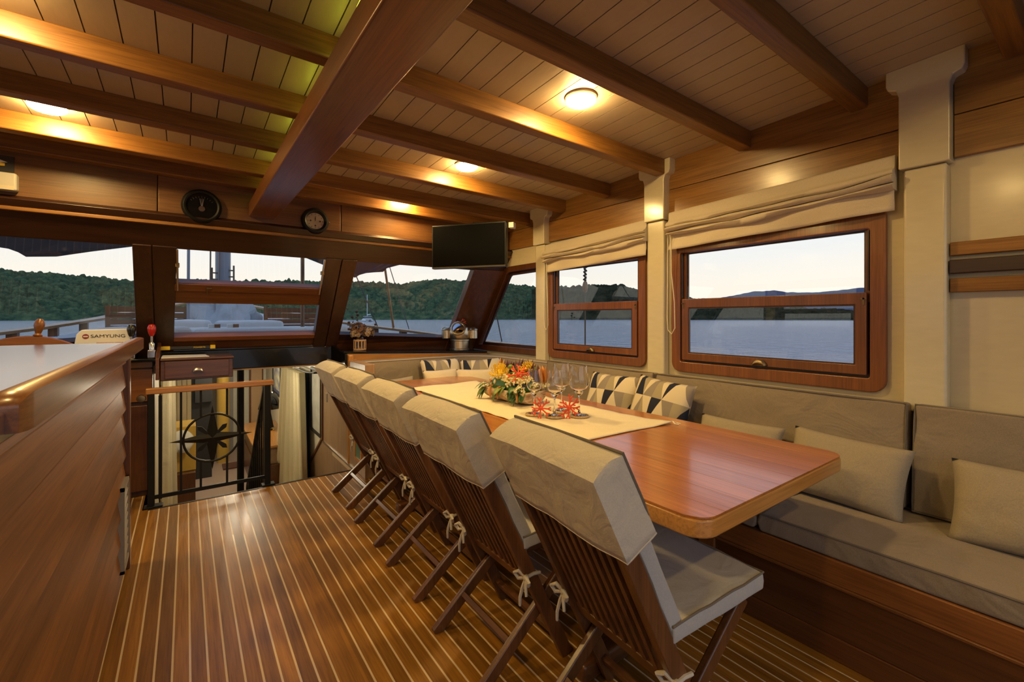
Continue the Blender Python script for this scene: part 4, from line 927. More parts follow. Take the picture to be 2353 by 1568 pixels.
# ================================================================ header instruments
RX = Matrix.Rotation(rad(90), 3, 'X')
ck = thing('wall_clock', 'black ship clock with silver hands on the header board, left of the beam', 'clock', (.085, YF, 2.05))
cc_ = V((.085, YF, 2.052))
m = MB(); m.lathe([(.112, 0), (.115, .012), (.108, .03), (.098, .036), (.088, .030), (.088, 0)], 40, cc_, RX); m.build('case', M['black'], ck, smooth=True)
m = MB(); m.lathe([(.088, .0), (.088, .02), (0, .02)], 40, cc_, RX); m.build('dial', M['gloss'], ck)
m = MB(); m.lathe([(.018, .02), (.018, .026), (0, .026)], 20, cc_ + V((0, 0, -.018)), RX); m.build('hub', M['chrome'], ck)
for ang in (-9, 1, 9):
    d = V((math.sin(rad(ang)), 0, math.cos(rad(ang)))); o = cc_ + V((0, -.024, -.018)); m = MB(); m.beam(o, o + d * .068, .003, .002, (0, 1, 0)); m.build('hand', M['steel'], ck)
for k in range(9):
    ang = -48 + 12 * k; d = V((math.sin(rad(ang)), 0, math.cos(rad(ang)))); o = cc_ + V((0, -.0215, -.018)); m = MB(); m.beam(o + d * .074, o + d * .084, .0015, .001, (0, 1, 0)); m.build('tick_mark', plain('tick_grey', (.12, .11, .10), .5) if k == 0 else bpy.data.materials['tick_grey'], ck)
bm_ = thing('barometer', 'round barometer with white dial in a dark case, right of the beam', 'barometer', (.80, YF, 2.04)); bc = V((.803, YF, 2.043))
m = MB(); m.lathe([(.098, 0), (.100, .015), (.092, .04), (.078, .044), (.066, .036), (.062, .02), (.062, 0)], 40, bc, RX); m.build('case', M['black'], bm_, smooth=True)
m = MB(); m.lathe([(.062, 0), (.062, .022), (0, .022)], 40, bc, RX); m.build('dial', plain('dial_cream', (.52, .46, .36), .5), bm_)
for dx, dz in ((-.034, 0), (.034, 0), (0, -.036)):
    m = MB(); m.lathe([(.006, 0), (.006, .002), (0, .002)], 12, bc + V((dx, -.022, dz)), RX); m.build('winding_hole', dk, bm_)
for k in range(12):
    ang = 30 * k; d = V((math.sin(rad(ang)), 0, math.cos(rad(ang)))); o = bc + V((0, -.0225, 0)); m = MB(); m.beam(o + d * .048, o + d * .057, .003, .001, (0, 1, 0)); m.build('hour_mark', dk, bm_)
m = MB(); m.beam(bc + V((0, -.023, 0)), bc + V((.002, -.023, .038)), .003, .001, (0, 1, 0)); m.beam(bc + V((0, -.023, 0)), bc + V((-.002, -.023, .026)), .004, .001, (0, 1, 0)); m.build('hand', dk, bm_)
m = MB(); m.ball(bc + V((.10, -.02, 0)), .008); m.build('clasp', M['brass'], bm_)
el = thing('emergency_light', 'white emergency light box on the header board at far left', 'light', (-.9, YF, 2.01))
m = MB(); m.box(-1.06, -.765, YF - .055, YF, 2.005, 2.105); m.build('housing', plain('shaded_plastic', (.42, .40, .37), .4), el, bevel=.012)  # white box; the shade behind the beam is put into its grey colour
m = MB(); m.box(-1.05, -.775, YF - .058, YF - .054, 2.008, 2.03); m.build('lens', plain('frosted_lens', (.50, .45, .34), .3), el)
sg = thing('safety_sign', 'dark sign with white and yellow arrow above the emergency light', 'sign', (-.93, YF, 2.11))
m = MB(); m.box(-1.06, -.785, YF - .008, YF, 2.112, 2.205); m.build('board', dk, sg)
m = MB(); m.prism([(-.20, .085), (-.06, .075), (-.01, .058), (-.045, .048), (-.12, .055), (-.20, .07)], (-.80, YF - .0095, 2.112), (1, 0, 0), (0, 0, 1), (0, .002, 0)); m.build('white_shape', M['white'], sg)
m = MB(); m.prism([(-.16, .055), (-.105, .028), (-.02, .036), (-.02, .05), (-.10, .044), (-.16, .072)], (-.80, YF - .0105, 2.112), (1, 0, 0), (0, 0, 1), (0, .002, 0)); m.build('yellow_arrow', ylw, sg)

# ================================================================ ceiling lamps
def lamp(x, y, label):
    z = CZ(x, y); t = thing('ceiling_light', label, 'lamp', (x, y, z), 'round ceiling lights')
    m = MB(); m.lathe([(.078, .004), (.080, -.006), (.074, -.014), (.060, -.014)], 32, (x, y, z)); m.build('base_ring', M['white'], t, smooth=True)
    m = MB(); m.lathe([(.072, -.012), (.070, -.026), (.058, -.034), (.03, -.037), (0, -.038)], 32, (x, y, z), cap=False); m.build('lens', M['lamp'], t, smooth=True)
lamp(1.585, 1.60, 'lit round ceiling light nearest on the right of the girder'); lamp(1.55, 2.66, 'lit round ceiling light second along on the right of the girder'); lamp(1.49, 3.57, 'lit round ceiling light close to the television')
lamp(-.56, 3.17, 'lit round ceiling light on the left of the girder')
for x, y, w in ((1.62, -.75, 'above the aft end of the side bench'), (-.58, 2.12, 'above the bar, beyond the left picture edge'), (-.58, .6, 'above the near end of the bar')): lamp(x, y, 'lit round ceiling light ' + w)

# ================================================================ things on the table
wg = bpy.data.materials.new('wine_glass'); wg.use_nodes = True; _b = wg.node_tree.nodes['Principled BSDF']; setp(_b, rough=0.0, trans=1.0, ior=1.45); _b.inputs['Base Color'].default_value = (1, 1, 1, 1)
def goblet(x, y, h, rb, rt, bz, label, foot):
    z = TZ + .0175; t = thing('wine_glass', label, 'wine glass', (x, y, z), 'wine glasses on the runner')
    o = [(foot, 0), (foot, .0015), (foot * .55, .005), (.008, .012), (.0042, .03), (.0038, bz - .02), (.006, bz - .008), (.018, bz)]
    bowl = []
    for k in range(1, 11):
        q = k / 10; zz = bz + (h - bz) * q
        r = rb * math.sin(min(1, q / .42) * math.pi / 2) ** .75 if q < .42 else rb + (rt - rb) * ((q - .42) / .58) ** 1.6
        bowl.append((r, zz))
    inner = [(max(r - .0013, .0005), zz + (.002 if i == 0 else 0)) for i, (r, zz) in enumerate(bowl)][::-1]
    m = MB(); m.lathe(o[:6], 32, (x, y, z)); m.build('stem', wg, t, smooth=True, sharp=60)
    m = MB(); m.lathe(o[5:] + bowl + inner + [(0, bz + .006)], 32, (x, y, z), cap=False); m.build('bowl', wg, t, smooth=True, sharp=60)
GL = [(1.567, 1.945, .245, .045, .034, .105, 'narrow wine glass closest to the flower trough', .034), (1.622, 1.838, .245, .045, .034, .105, 'narrow wine glass on the front rope coaster', .034),
      (1.735, 1.765, .268, .057, .045, .115, 'wide wine glass on the right rope coaster', .037), (1.742, 1.915, .268, .057, .045, .115, 'wide wine glass standing behind the other three', .037)]
for g in GL: goblet(*g)
CL = ['jute rope coaster half hidden behind the left coral, near the trough', 'jute rope coaster at the front between the two corals', 'jute rope coaster at right under a wide glass', 'jute rope coaster behind the right coral']
for (x, y, *_), lab in zip(GL, CL):
    m = MB(); pts = []
    for k in range(230): t_ = k / 229; a = t_ * 5 * 2 * math.pi; r = .006 + .046 * t_; pts.append((x + r * math.cos(a), y + r * math.sin(a), TZ + .0125 + .0008 * math.sin(k * 2.2)))
    m.tube(pts, .0052, 6); tag(m.build('rope_coaster', M['rope'], smooth=True, sharp=80), lab, 'coaster', 'rope coasters under the glasses')
def coral(x, y, z, s, face, label, seed, tilt=12):
    rnd = random.Random(seed); T = Tp(x, y, z, face, tilt); m = MB(T)
    def br(p, a, l, r, dep):
        d = V((math.cos(a), math.sin(a), rnd.uniform(-.25, .25))); q = p + d * l; m.tube([p, p.lerp(q, .5) + V((0, 0, rnd.uniform(-.05, .05) * l)), q], [r, r * .9, r * .85], 7); m.ball(q, r * .95, nu=7, nv=5)
        if dep > 0:
            for da in (rnd.uniform(.35, .6), -rnd.uniform(.35, .6)): br(q, a + da, l * rnd.uniform(.42, .6), r * .85, dep - 1)
            if rnd.random() < .5: br(p.lerp(q, .55), a + rnd.choice((-.8, .8)), l * .38, r * .75, 0)
    m.ball((0, 0, 0), s * .16, nu=8, nv=6)
    for k in range(8): br(V((0, 0, 0)), rad(45 * k + rnd.uniform(-10, 10)), s * rnd.uniform(.5, .64), s * .075, 1)
    return tag(m.build('red_coral', M['coral'], smooth=True, sharp=80), label, 'coral', 'red coral ornaments')
coral(1.548, 1.865, TZ + .060, .064, 235, 'red branching coral leaning before the left wine glass', 3)
coral(1.668, 1.772, TZ + .066, .070, 238, 'red branching coral leaning between the two right wine glasses', 4)
coral(1.672, 2.235, .945, .074, 240, 'red branching coral set into the flower arrangement', 5, 20)
coral(2.34, 4.17, 1.245, .075, 240, 'red branching coral lying on top of the brass lantern', 6, 35)

fa = thing('flower_arrangement', 'flower arrangement of yellow, white and purple blooms in a bark trough', 'flowers', (1.725, 2.36, TZ + .006))
fc_ = V((1.725, 2.36, TZ + .006)); RT = rotz(rad(4))
def fl(x, y, z): return fc_ + RT @ V((x, y, z))
m = MB()
def tr(u, v):   # half-log trough shell
    a = math.pi * (u); e = 1 - .12 * (2 * v - 1) ** 4; x = -.105 * math.cos(a) * e; z = .085 - .083 * math.sin(a) ** .6 * e; y = -.205 + .41 * v
    return fl(x + .006 * nz(y * 20, a * 3), y, z + .004 * nz(y * 14, a * 2, 3))
m.grid(tr, 18, 20)
for v in (0, 1): m.add([tr(u / 18, v) for u in range(19)], [tuple(range(19))])
m.build('bark_trough', M['bark'], fa, smooth=True, sharp=60, solid=.006)
m = MB(); m.box(-.09, .09, -.19, .19, .05, .08); m.v = [fl(*p) for p in m.v]; m.build('moss', M['leafy'], fa)
m = MB(); m.ball((0, 0, .10), .095, .20, .075, 16, 10); m.v = [fl(*p) + V((0, 0, .012 * mnoise.noise(p * 20))) for p in m.v]; m.build('foliage_mound', M['leaf'], fa, smooth=True)
rnd = random.Random(11)
def leafmesh(p, d, up, L, w, curl=.3):
    d = V(d).normalized(); s = d.cross(V(up)).normalized(); n = s.cross(d)
    m = MB(); c = [p + d * L * t + n * (-curl * L * t * t) for t in (0, .25, .5, .75, 1)]; ww = [.15, .85, 1, .65, .02]
    vs = []
    for q, k in zip(c, ww): vs += [q - s * w * k + n * .15 * w * k, q, q + s * w * k + n * .15 * w * k]
    m.add(vs, [(3 * i + j, 3 * i + j + 1, 3 * i + j + 4, 3 * i + j + 3) for i in range(4) for j in range(2)]); return m
for k in range(40):
    side = -1 if k < 26 else 1; y = rnd.uniform(-.2, .2); a = rnd.uniform(-.5, .5)
    p = fl(side * .075, y, .085 + rnd.uniform(0, .03)); d = RT @ V((side * .8, a, rnd.uniform(-.9, .1)))
    leafmesh(p, d, (0, 0, 1), rnd.uniform(.07, .115), rnd.uniform(.016, .026), .35).build('leaf', M['leaf'] if k % 3 else M['leafy'], fa, smooth=True, solid=.0008)
def cluster(c, R, n, r, mat, name, flat=.7):
    m = MB()
    for i in range(n):
        a = rnd.uniform(0, 2 * math.pi); h = rnd.uniform(-.2, 1); q = math.sqrt(max(0, 1 - h * h)); p = c + V((R * q * math.cos(a), R * q * math.sin(a), R * flat * h)) * rnd.uniform(.75, 1)
        if name == 'blossom_cluster':
            nrm = (p - c).normalized(); s = nrm.orthogonal().normalized(); t2 = nrm.cross(s)
            for j in range(5):
                b = 2 * math.pi * j / 5; e = s * math.cos(b) + t2 * math.sin(b); f = s * math.cos(b + .6) + t2 * math.sin(b + .6); g = s * math.cos(b - .6) + t2 * math.sin(b - .6)
                m.add([p, p + (f * .55) * r + nrm * r * .3, p + e * r + nrm * r * .35, p + (g * .55) * r + nrm * r * .3], [(0, 1, 2, 3)])
        else: m.ball(p, r * rnd.uniform(.7, 1.1), nu=6, nv=4)
    return m.build(name, mat, fa, smooth=name != 'blossom_cluster')
for k in range(46):
    x, y = rnd.uniform(-.11, .10), rnd.uniform(-.225, .225); z = .125 + .055 * (1 - (y / .22) ** 2) - abs(x) * .5 + rnd.uniform(-.01, .02)
    cluster(fl(x, y, z), .036, 16, .011, M['whitef'] if k % 3 else plain('cream_blossom', (.80, .70, .38), .7) if 'cream_blossom' not in bpy.data.materials else bpy.data.materials['cream_blossom'], 'blossom_cluster')
for k in range(28):
    x, y = -.07 + rnd.uniform(-.03, .12), rnd.uniform(-.2, .2); cluster(fl(x, y, .10 + rnd.uniform(0, .05)), .024, 9, .008, M['whitef'] if k % 4 else plain('pink_berry', (.55, .25, .15), .6) if k == 0 else M['whitef'], 'berry_cluster')
for x, y, z, R in ((-.06, .07, .20, .068), (.03, -.11, .235, .055), (-.055, -.03, .165, .04), (.0, .16, .17, .04)):   # pincushion proteas
    c = fl(x, y, z - .03); m = MB()
    for i in range(80):
        a = rnd.uniform(0, 2 * math.pi); h = rnd.uniform(-.1, 1); q = math.sqrt(1 - h * h) if h < 1 else 0; d = V((q * math.cos(a), q * math.sin(a), h)); tip = c + d * R + V((0, 0, R * .15)); mid = c + d * R * .7 + V((0, 0, -.004))
        m.tube([c, mid, tip], [.0022, .0022, .0030], 4)
    m.ball(c, R * .5, nu=8, nv=6); m.build('pincushion_flower', M['yellow'], fa)
for k in range(30):   # dark protea spikes at the back
    y = -.20 + .40 * k / 29 + rnd.uniform(-.015, .015); c = fl(.04 + rnd.uniform(-.03, .05), y, .13); d = V((rnd.uniform(-.1, .25), rnd.uniform(-.25, .25), 1)).normalized(); L = rnd.uniform(.09, .15)
    m = MB()
    for j in range(4):
        a = math.pi / 2 * j + rnd.uniform(-.3, .3); o = V((math.cos(a), math.sin(a), 0)) * .008
        lm = leafmesh(c + o, d + o * 12, o.cross(d), L * rnd.uniform(.8, 1), .017, -.1); m.add(lm.v, lm.f)
    m.build('protea_spike', M['purple'] if k % 4 else M['orange'], fa, smooth=True, solid=.001)
for k in range(5): c = fl(-.075 + rnd.uniform(-.01, .03), -.16 + .06 * k, .115); cluster(c, .017, 30, .0045, M['thistle'], 'thistle_head', 1)
for k in range(4): c = fl(rnd.uniform(-.03, .05), -.15 + .1 * k, .215); m = MB(); m.ball(c, .020, .020, .018, 10, 8); m.build('green_pod', M['leafy'], fa, smooth=True)
for y in (.10, .02, -.17):   # hanging amaranth
    p = fl(-.09, y, .10); m = MB(); m.tube([p, p + V((-.02, 0, -.005)), p + V((-.03, -.005, -.035)), p + V((-.028, -.01, -.075))], [.004, .006, .008, .004], 7); m.build('amaranth_tassel', M['orange'], fa, smooth=True)

# ---- vase with dried flowers, lantern on the front counter
vs_ = thing('flower_vase', 'small jar with slatted holder and dried hydrangea on the black counter', 'vase', (1.32, 4.25, cz(1.32))); vz = cz(1.32); vc = V((1.32, 4.25, vz))
m = MB(); m.lathe([(.046, .002), (.048, .09), (.034, .108), (.032, .125), (.03, .125), (.032, .106), (.044, .088), (.042, .006), (0, .006)], 24, vc, cap=False); m.build('jar', wg, vs_, smooth=True)
hw = plain('holder_wood', (.60, .36, .20), .6)
for zz in (.004, .088): m = MB(); m.lathe([(.050, zz), (.058, zz), (.058, zz + .012), (.050, zz + .012), (.050, zz)], 24, vc, cap=False); m.build('hoop', hw, vs_)
for k in range(12):
    a = rad(30 * k); R_ = rotz(a); m = MB(); m.box(.052, .058, -.004, .004, .004, .098); m.v = [vc + R_ @ p for p in m.v]; m.build('slat', hw, vs_)
hy1, hy2 = plain('hydrangea_brown', (.17, .085, .05), .8), plain('hydrangea_pale', (.36, .26, .17), .8)
def petals(c, R, n, r, mat, name):
    m = MB()
    for i in range(n):
        a = rnd.uniform(0, 2 * math.pi); h = rnd.uniform(-.5, 1); q = math.sqrt(1 - h * h); nrm = V((q * math.cos(a), q * math.sin(a), h)); p = c + nrm * R * rnd.uniform(.7, 1); s = nrm.orthogonal().normalized(); t2 = nrm.cross(s)
        for j in range(4):
            b = math.pi / 2 * j + i; e = s * math.cos(b) + t2 * math.sin(b); f = s * math.cos(b + .7) + t2 * math.sin(b + .7); g = s * math.cos(b - .7) + t2 * math.sin(b - .7); m.add([p, p + f * r * .7 + nrm * r * .3, p + e * r + nrm * r * .2, p + g * r * .7 + nrm * r * .3], [(0, 1, 2, 3)])
    return m.build(name, mat, vs_)
petals(vc + V((-.01, 0, .19)), .075, 130, .017, hy1, 'hydrangea_head'); petals(vc + V((.07, -.03, .16)), .055, 80, .017, hy2, 'hydrangea_head'); petals(vc + V((-.05, -.03, .15)), .045, 60, .015, hy2, 'hydrangea_head')
for (dx, dz) in ((-.10, .26), (-.07, .31), (-.03, .36), (-.02, .33), (.15, .24), (-.10, .20)):
    m = MB(); m.tube([vc + V((0, 0, .10)), vc + V((dx * .6, 0, dz * .6 + .03)), vc + V((dx, 0, dz))], .0016, 5)
    m.ball(vc + V((dx, 0, dz)), .014, .014, .011, 7, 5); m.ball(vc + V((dx * .8 - .01, 0, dz * .85)), .007, nu=6, nv=4); m.build('dried_sprig', plain('sprig_dark', (.06, .025, .025), .8) if 'sprig_dark' not in bpy.data.materials else bpy.data.materials['sprig_dark'], vs_, smooth=True)
lz = cz(2.38) ; lp_ = V((2.36, 4.2, lz)); ln = thing('ship_lantern', 'brass and chrome ship lantern with tilted round glass in the forward corner', 'lantern', lp_)
bc_ = plain('brushed_brass', (.55, .47, .34), .3, metal=1)
m = MB(); m.lathe([(.098, 0), (.105, .01), (.105, .018), (.095, .025), (.095, .10), (.103, .105), (.103, .118), (.09, .122)], 32, lp_); m.build('base', bc_, ln, smooth=True, sharp=30)
m = MB(); m.lathe([(.10, .12), (.115, .14), (.115, .21), (.10, .245), (.06, .262), (0, .266)], 32, lp_); m.build('hood', bc_, ln, smooth=True, sharp=40)
for s in (-1, 1):
    q = lp_ + V((.14 * s * .8, -.14 * s * .6, .125)); m = MB(); m.lathe([(.042, 0), (.05, .006), (.05, .09), (.056, .095), (.05, .11), (.03, .125), (0, .128)], 20, q); m.beam(q + V((0, 0, .04)), lp_ + V((0, 0, .165)), .04, .06); m.build('side_tank', bc_, ln, smooth=True, sharp=40)
nv_ = V((-.52, -.70, .48)).normalized(); RQ = nv_.to_track_quat('Z', 'Y').to_matrix(); q = lp_ + V((0, 0, .185)) + nv_ * .075
m = MB(); m.lathe([(.068, -.03), (.075, .02), (.080, .045), (.066, .048), (.064, .03)], 32, q, RQ, cap=False); m.build('bezel', bc_, ln, smooth=True, sharp=40)
m = MB(); m.lathe([(.066, .036), (.04, .044), (0, .047)], 32, q, RQ, cap=False); m.build('glass', plain('lantern_mirror', (.6, .65, .75), .06, metal=1), ln, smooth=True)

# ================================================================ outside: own deck
dk_ = sroot('floor_foredeck', (.445, 6, 0)); CL_ = .445
hb = [(-2, 2.85), (2, 2.82), (3.9, 2.72), (5.0, 2.55), (6.0, 2.28), (7.1, 1.82), (8.2, 1.45), (9.2, 1.2), (10.3, .8), (11.6, .25)]
sz_ = lambda y: .97 + .055 * (y - 3.9) + .0047 * (y - 3.9) ** 2 if y > 3.9 else .97 - .01 * (3.9 - y)
for s, lab in ((1, 'starboard'), (-1, 'port')):
    bw_ = thing('bulwark', 'white %s bulwark with wooden cap rail on short posts outside the windows' % lab, 'railing', (CL_ + s * 2.6, 4, .3), 'bulwarks of the foredeck')
    P3 = [V((CL_ + s * b, y, sz_(y))) for y, b in hb]
    m = MB(); n = len(P3); vs = []
    for p in P3: vs += [(p.x, p.y, -1.4), (p.x, p.y, p.z - .135), (p.x - s * .08, p.y, p.z - .135), (p.x - s * .08, p.y, -1.4)]
    m.add(vs, [(4 * i + j, 4 * i + (j + 1) % 4, 4 * i + 4 + (j + 1) % 4, 4 * i + 4 + j) for i in range(n - 1) for j in range(4)]); m.build('planking', M['deckw'], bw_)
    m = MB(); vs = []
    for p in P3: vs += [(p.x + s * .04, p.y, p.z - .03), (p.x + s * .04, p.y, p.z), (p.x - s * .10, p.y, p.z), (p.x - s * .10, p.y, p.z - .03)]
    m.add(vs, [(4 * i + j, 4 * i + (j + 1) % 4, 4 * i + 4 + (j + 1) % 4, 4 * i + 4 + j) for i in range(n - 1) for j in range(4)] + [(0, 1, 2, 3)]); m.build('cap_rail', wd('beam', 'y'), bw_)
    L_ = 0
    for i in range(n - 1):
        a, b = P3[i], P3[i + 1]; k = max(1, round((b - a).length / .75))
        for j in range(k): p = a.lerp(b, (j + .5) / k); m = MB(); m.box(p.x - s * .03 - .04, p.x - s * .03 + .04, p.y - .05, p.y + .05, p.z - .14, p.z - .028); m.build('post', wd('chair', 'z'), bw_)
hf = [(y, b) for y, b in hb if y > 8.5]; hf = [(8.5, 1.35)] + hf; hs = [(-2, 2.85), (2, 2.82), (3.9, 2.72), (5.0, 2.55), (6.0, 2.28), (7.1, 1.82), (8.5, 1.38)]
m = MB(); ds = [(CL_ + b, y) for y, b in hf] + [(CL_ - b, y) for y, b in hf[::-1]]; m.prism(ds, (0, 0, .50), (1, 0, 0), (0, 1, 0), (0, 0, .04)); m.build('deck', M['deckw'], dk_)
for s in (1, -1): m = MB(); m.prism([(CL_ + s * b, y) for y, b in hs] + [(CL_ + s * 1.2, 8.5), (CL_ + s * 1.75, 4.75), (CL_ + s * 2.29, 4.7), (CL_ + s * 2.29, -2)], (0, 0, .50), (1, 0, 0), (0, 1, 0), (0, 0, .04)); m.build('side_deck', M['deckw'], dk_)
m = MB(); m.hexa([(-1.35, 4.66, .935), (2.24, 4.66, .935), (1.66, 8.6, .935), (-.77, 8.6, .935), (-1.3, 4.70, 1.03), (2.2, 4.70, 1.03), (1.6, 8.6, 1.10), (-.7, 8.6, 1.10)]); struct(m.build('trim_1', M['deckw'], bevel=.03))
m = MB(); m.box(CL_ - 2.5, CL_ + 2.5, 8.6, 11.2, .54, 1.13); m.v = [V((CL_ + (v.x - CL_) * (1 - (v.y - 8.6) * .28) * .5, v.y, v.z)) for v in m.v]; struct(m.build('trim_2', M['deckw']))
SB = 'sunbed cushions on the foredeck'
for i, (x0, x1, y0, y1, zt, hz_, lab) in enumerate(((-.62, .04, 4.95, 5.35, 1.205, .17, 'grey sunbed cushion at left in the lower windscreen pane'), (.06, 1.02, 4.90, 5.3, 1.185, .17, 'long grey sunbed cushion at front in the lower windscreen pane'), (1.04, 1.55, 4.95, 5.4, 1.195, .17, 'grey sunbed cushion at right behind the window post'),
        (-.72, 1.62, 5.5, 7.0, 1.17, .13, 'wide pale blue grey sunbed mattress behind the front cushions'), (-.35, .25, 6.5, 7.2, 1.26, .14, 'raised sunbed backrest cushion left of the mast'), (.3, 1.05, 6.6, 7.2, 1.25, .14, 'raised sunbed backrest cushion right of the mast'))):
    m = cush(Tup((x0 + x1) / 2, (y0 + y1) / 2, zt - hz_ / 2), x1 - x0, y1 - y0, hz_, .18, n=12, wr=.01, seed=i); tag(m.build('sunbed_cushion', M['sunbed'], smooth=True, bevel=.035, sharp=50), lab, 'cushion', SB)
for i, dx in enumerate((.18, .34)):
    b_ = thing('folded_towel', 'small white and brown thing lying on the sunbed, %s one' % ('left', 'right')[i], 'towel', (dx + .1, 5.52, 1.19), 'small things on the sunbed')
    m = MB(); m.box(dx, dx + .09, 5.42, 5.50, 1.19, 1.235); m.build('cloth', M['white'], b_, bevel=.01); m = MB(); m.box(dx + .05, dx + .10, 5.41, 5.44, 1.192, 1.232); m.build('edge', wd('bench', 'x'), b_)
ms_ = thing('mast', 'thick blue grey mast with cleats rising from the foredeck', 'mast', (.475, 8.5, 1.05))
m = MB(); m.lathe([(.105, 1.05), (.105, 6.5)], 24, (.475, 8.5, 0)); m.build('tube', M['mast'], ms_, smooth=True)
for dx, z in ((.14, 2.0), (-.15, 1.95), (-.16, 1.75)):
    m = MB(); m.tube([(.475 + dx, 8.42, z - .13), (.475 + dx, 8.42, z + .13)], .013, 8); m.beam((.475, 8.45, z - .05), (.475 + dx, 8.42, z - .05), .02, .02); m.beam((.475, 8.45, z + .05), (.475 + dx, 8.42, z + .05), .02, .02); m.build('cleat', M['rope2'], ms_, smooth=True)
m = MB(); m.tube([(.42, 8.36, 1.5), (.43, 8.37, 3.5), (.45, 8.38, 6)], .008, 6); m.tube([(.3, 8.4, 1.5), (.33, 8.4, 6)], .012, 6); m.build('halyard', M['rope2'], ms_)
m = MB(); m.tube([(.02, 7.6, 1.03), (.03, 7.6, 3.2)], .018, 8); tag(m.build('awning_pole', M['mast'], smooth=True), 'thin grey pole left of the mast carrying the awning', 'pole')
m = MB(); m.tube([(1.22, 6.3, 1.03), (1.22, 6.3, 2.25)], .024, 8); tag(m.build('awning_pole', wd('chair', 'z'), smooth=True), 'wooden awning pole at the right side of the windscreen', 'pole')
m = MB()   # sail bag draped round the mast
def bag(u, v):
    a = 2 * math.pi * u; h = v; f = mnoise.noise(V((math.cos(a) * 2.6, math.sin(a) * 2.6, h * 2.5))); g = mnoise.noise(V((math.cos(a) * 7, math.sin(a) * 7, h * 1.5 + 3)))
    R = .36 * (1 - .45 * h ** 1.5) + .16 * f + .07 * g; return (.45 + R * 1.35 * math.cos(a), 7.9 + R * .6 * math.sin(a), 1.12 + .46 * h + .16 * h * mnoise.noise(V((math.cos(a) * 2.2, math.sin(a) * 2.2, 5))))
m.grid(bag, 90, 20); sb = tag(m.build('sail_bag', fabric('sail_bag_cloth', (.40, .43, .46), .1, .9, wscale=5), smooth=True, sharp=80, solid=.01), 'grey canvas sail bag heaped around the mast foot', 'sail bag')
for x0, x1, y, lab in ((-.86, .02, 7.9, 'slatted wooden deck bench left of the mast'), (.95, 1.75, 7.7, 'slatted wooden deck bench right of the mast')):
    b_ = thing('deck_bench', lab, 'bench', ((x0 + x1) / 2, y, 1.0), 'slatted deck benches')
    for k in range(4): m = MB(); m.box(x0, x1, y - .012, y + .012, 1.12 + k * .085, 1.193 + k * .085); m.build('slat', mx_, b_)
    for xx in (x0, x1 - .05): m = MB(); m.box(xx, xx + .05, y - .02, y + .02, 1.03, 1.46); m.build('post', mz_, b_)
def awning(pts, label):
    m = MB(); n = len(pts); m.add(pts + [(p[0], p[1] + .01, p[2] + .01) for p in pts], [tuple(range(n)), tuple(range(2 * n - 1, n - 1, -1))] + [(i, (i + 1) % n, n + (i + 1) % n, n + i) for i in range(n)]); return tag(m.build('awning', M['awn']), label, 'awning', 'dark grey awnings over the foredeck')
awning([(-.02, 5.2, 2.45), (-.10, 6.0, 2.11), (-.443, 6.0, 2.027), (-.75, 6.0, 1.95), (-.998, 6.0, 1.88), (-1.20, 6.0, 1.862), (-1.25, 6.0, 1.90), (-1.30, 6.0, 1.925), (-1.37, 6.0, 1.935), (-1.9, 6.0, 1.93), (-2.4, 5.9, 2.0), (-2.4, 5.0, 2.4)], 'dark grey awning hanging in the left front window')
awning([(.90, 5.2, 2.45), (.90, 6.0, 2.16), (1.138, 6.0, 2.061), (1.416, 6.0, 1.962), (1.60, 6.0, 1.895), (1.80, 6.0, 1.825), (1.86, 6.0, 1.865), (1.95, 6.0, 1.895), (2.05, 6.0, 1.91), (2.18, 6.0, 1.925), (2.24, 6.0, 1.985), (2.304, 6.0, 2.04), (2.494, 6.0, 2.08), (2.8, 5.8, 2.15), (2.8, 5.2, 2.45)], 'dark grey scalloped awning hanging in the right front window')
RG = 'rigging lines outside the windows'
def line(a, b, r, label, wooden=False):
    m = MB(); m.tube([a, b], r, 7); return tag(m.build('rigging_line', wd('beam', 'z') if wooden else M['rope2'], smooth=True), label, 'rope', RG)
line((2.52, 6.5, 1.15), (2.36, 6.45, 2.10), .017, 'thick shroud pole in the right front window', True)
line((2.64, 6.2, 1.13), (2.38, 6.3, 2.05), .006, 'thin slanting rope right of the shroud pole')
line((2.38, 6.8, 1.17), (1.82, 6.0, 1.838), .007, 'thin rope before the distant catamaran')
line((3.2, 4.6, .94), (2.85, 4.42, 1.9), .007, 'dark rope crossing the small slanted window')
line((-1.9, 5.9, 1.6), (-1.42, 5.9, 2.12), .008, 'rope tied to the awning corner in the left window')
tk_ = thing('hanging_block', 'wooden rigging block on a rope outside the middle window', 'rigging', (3.15, 3.1, .9))
m = MB(); m.tube([(3.15, 3.12, .9), (3.15, 3.12, 1.55)], .007, 8); m.build('lower_rope', M['rope2'], tk_)
m = MB(); m.ball((3.15, 3.12, 1.60), .028, .028, .06, 12, 10); m.build('block', wd('beam', 'z'), tk_, smooth=True)
m = MB(); m.tube([(3.15 + .012 * math.cos(k * 2.2), 3.12 + .012 * math.sin(k * 2.2), 1.66 + k * .012) for k in range(40)], .012, 6); m.build('lashing', M['rope2'], tk_, smooth=True)

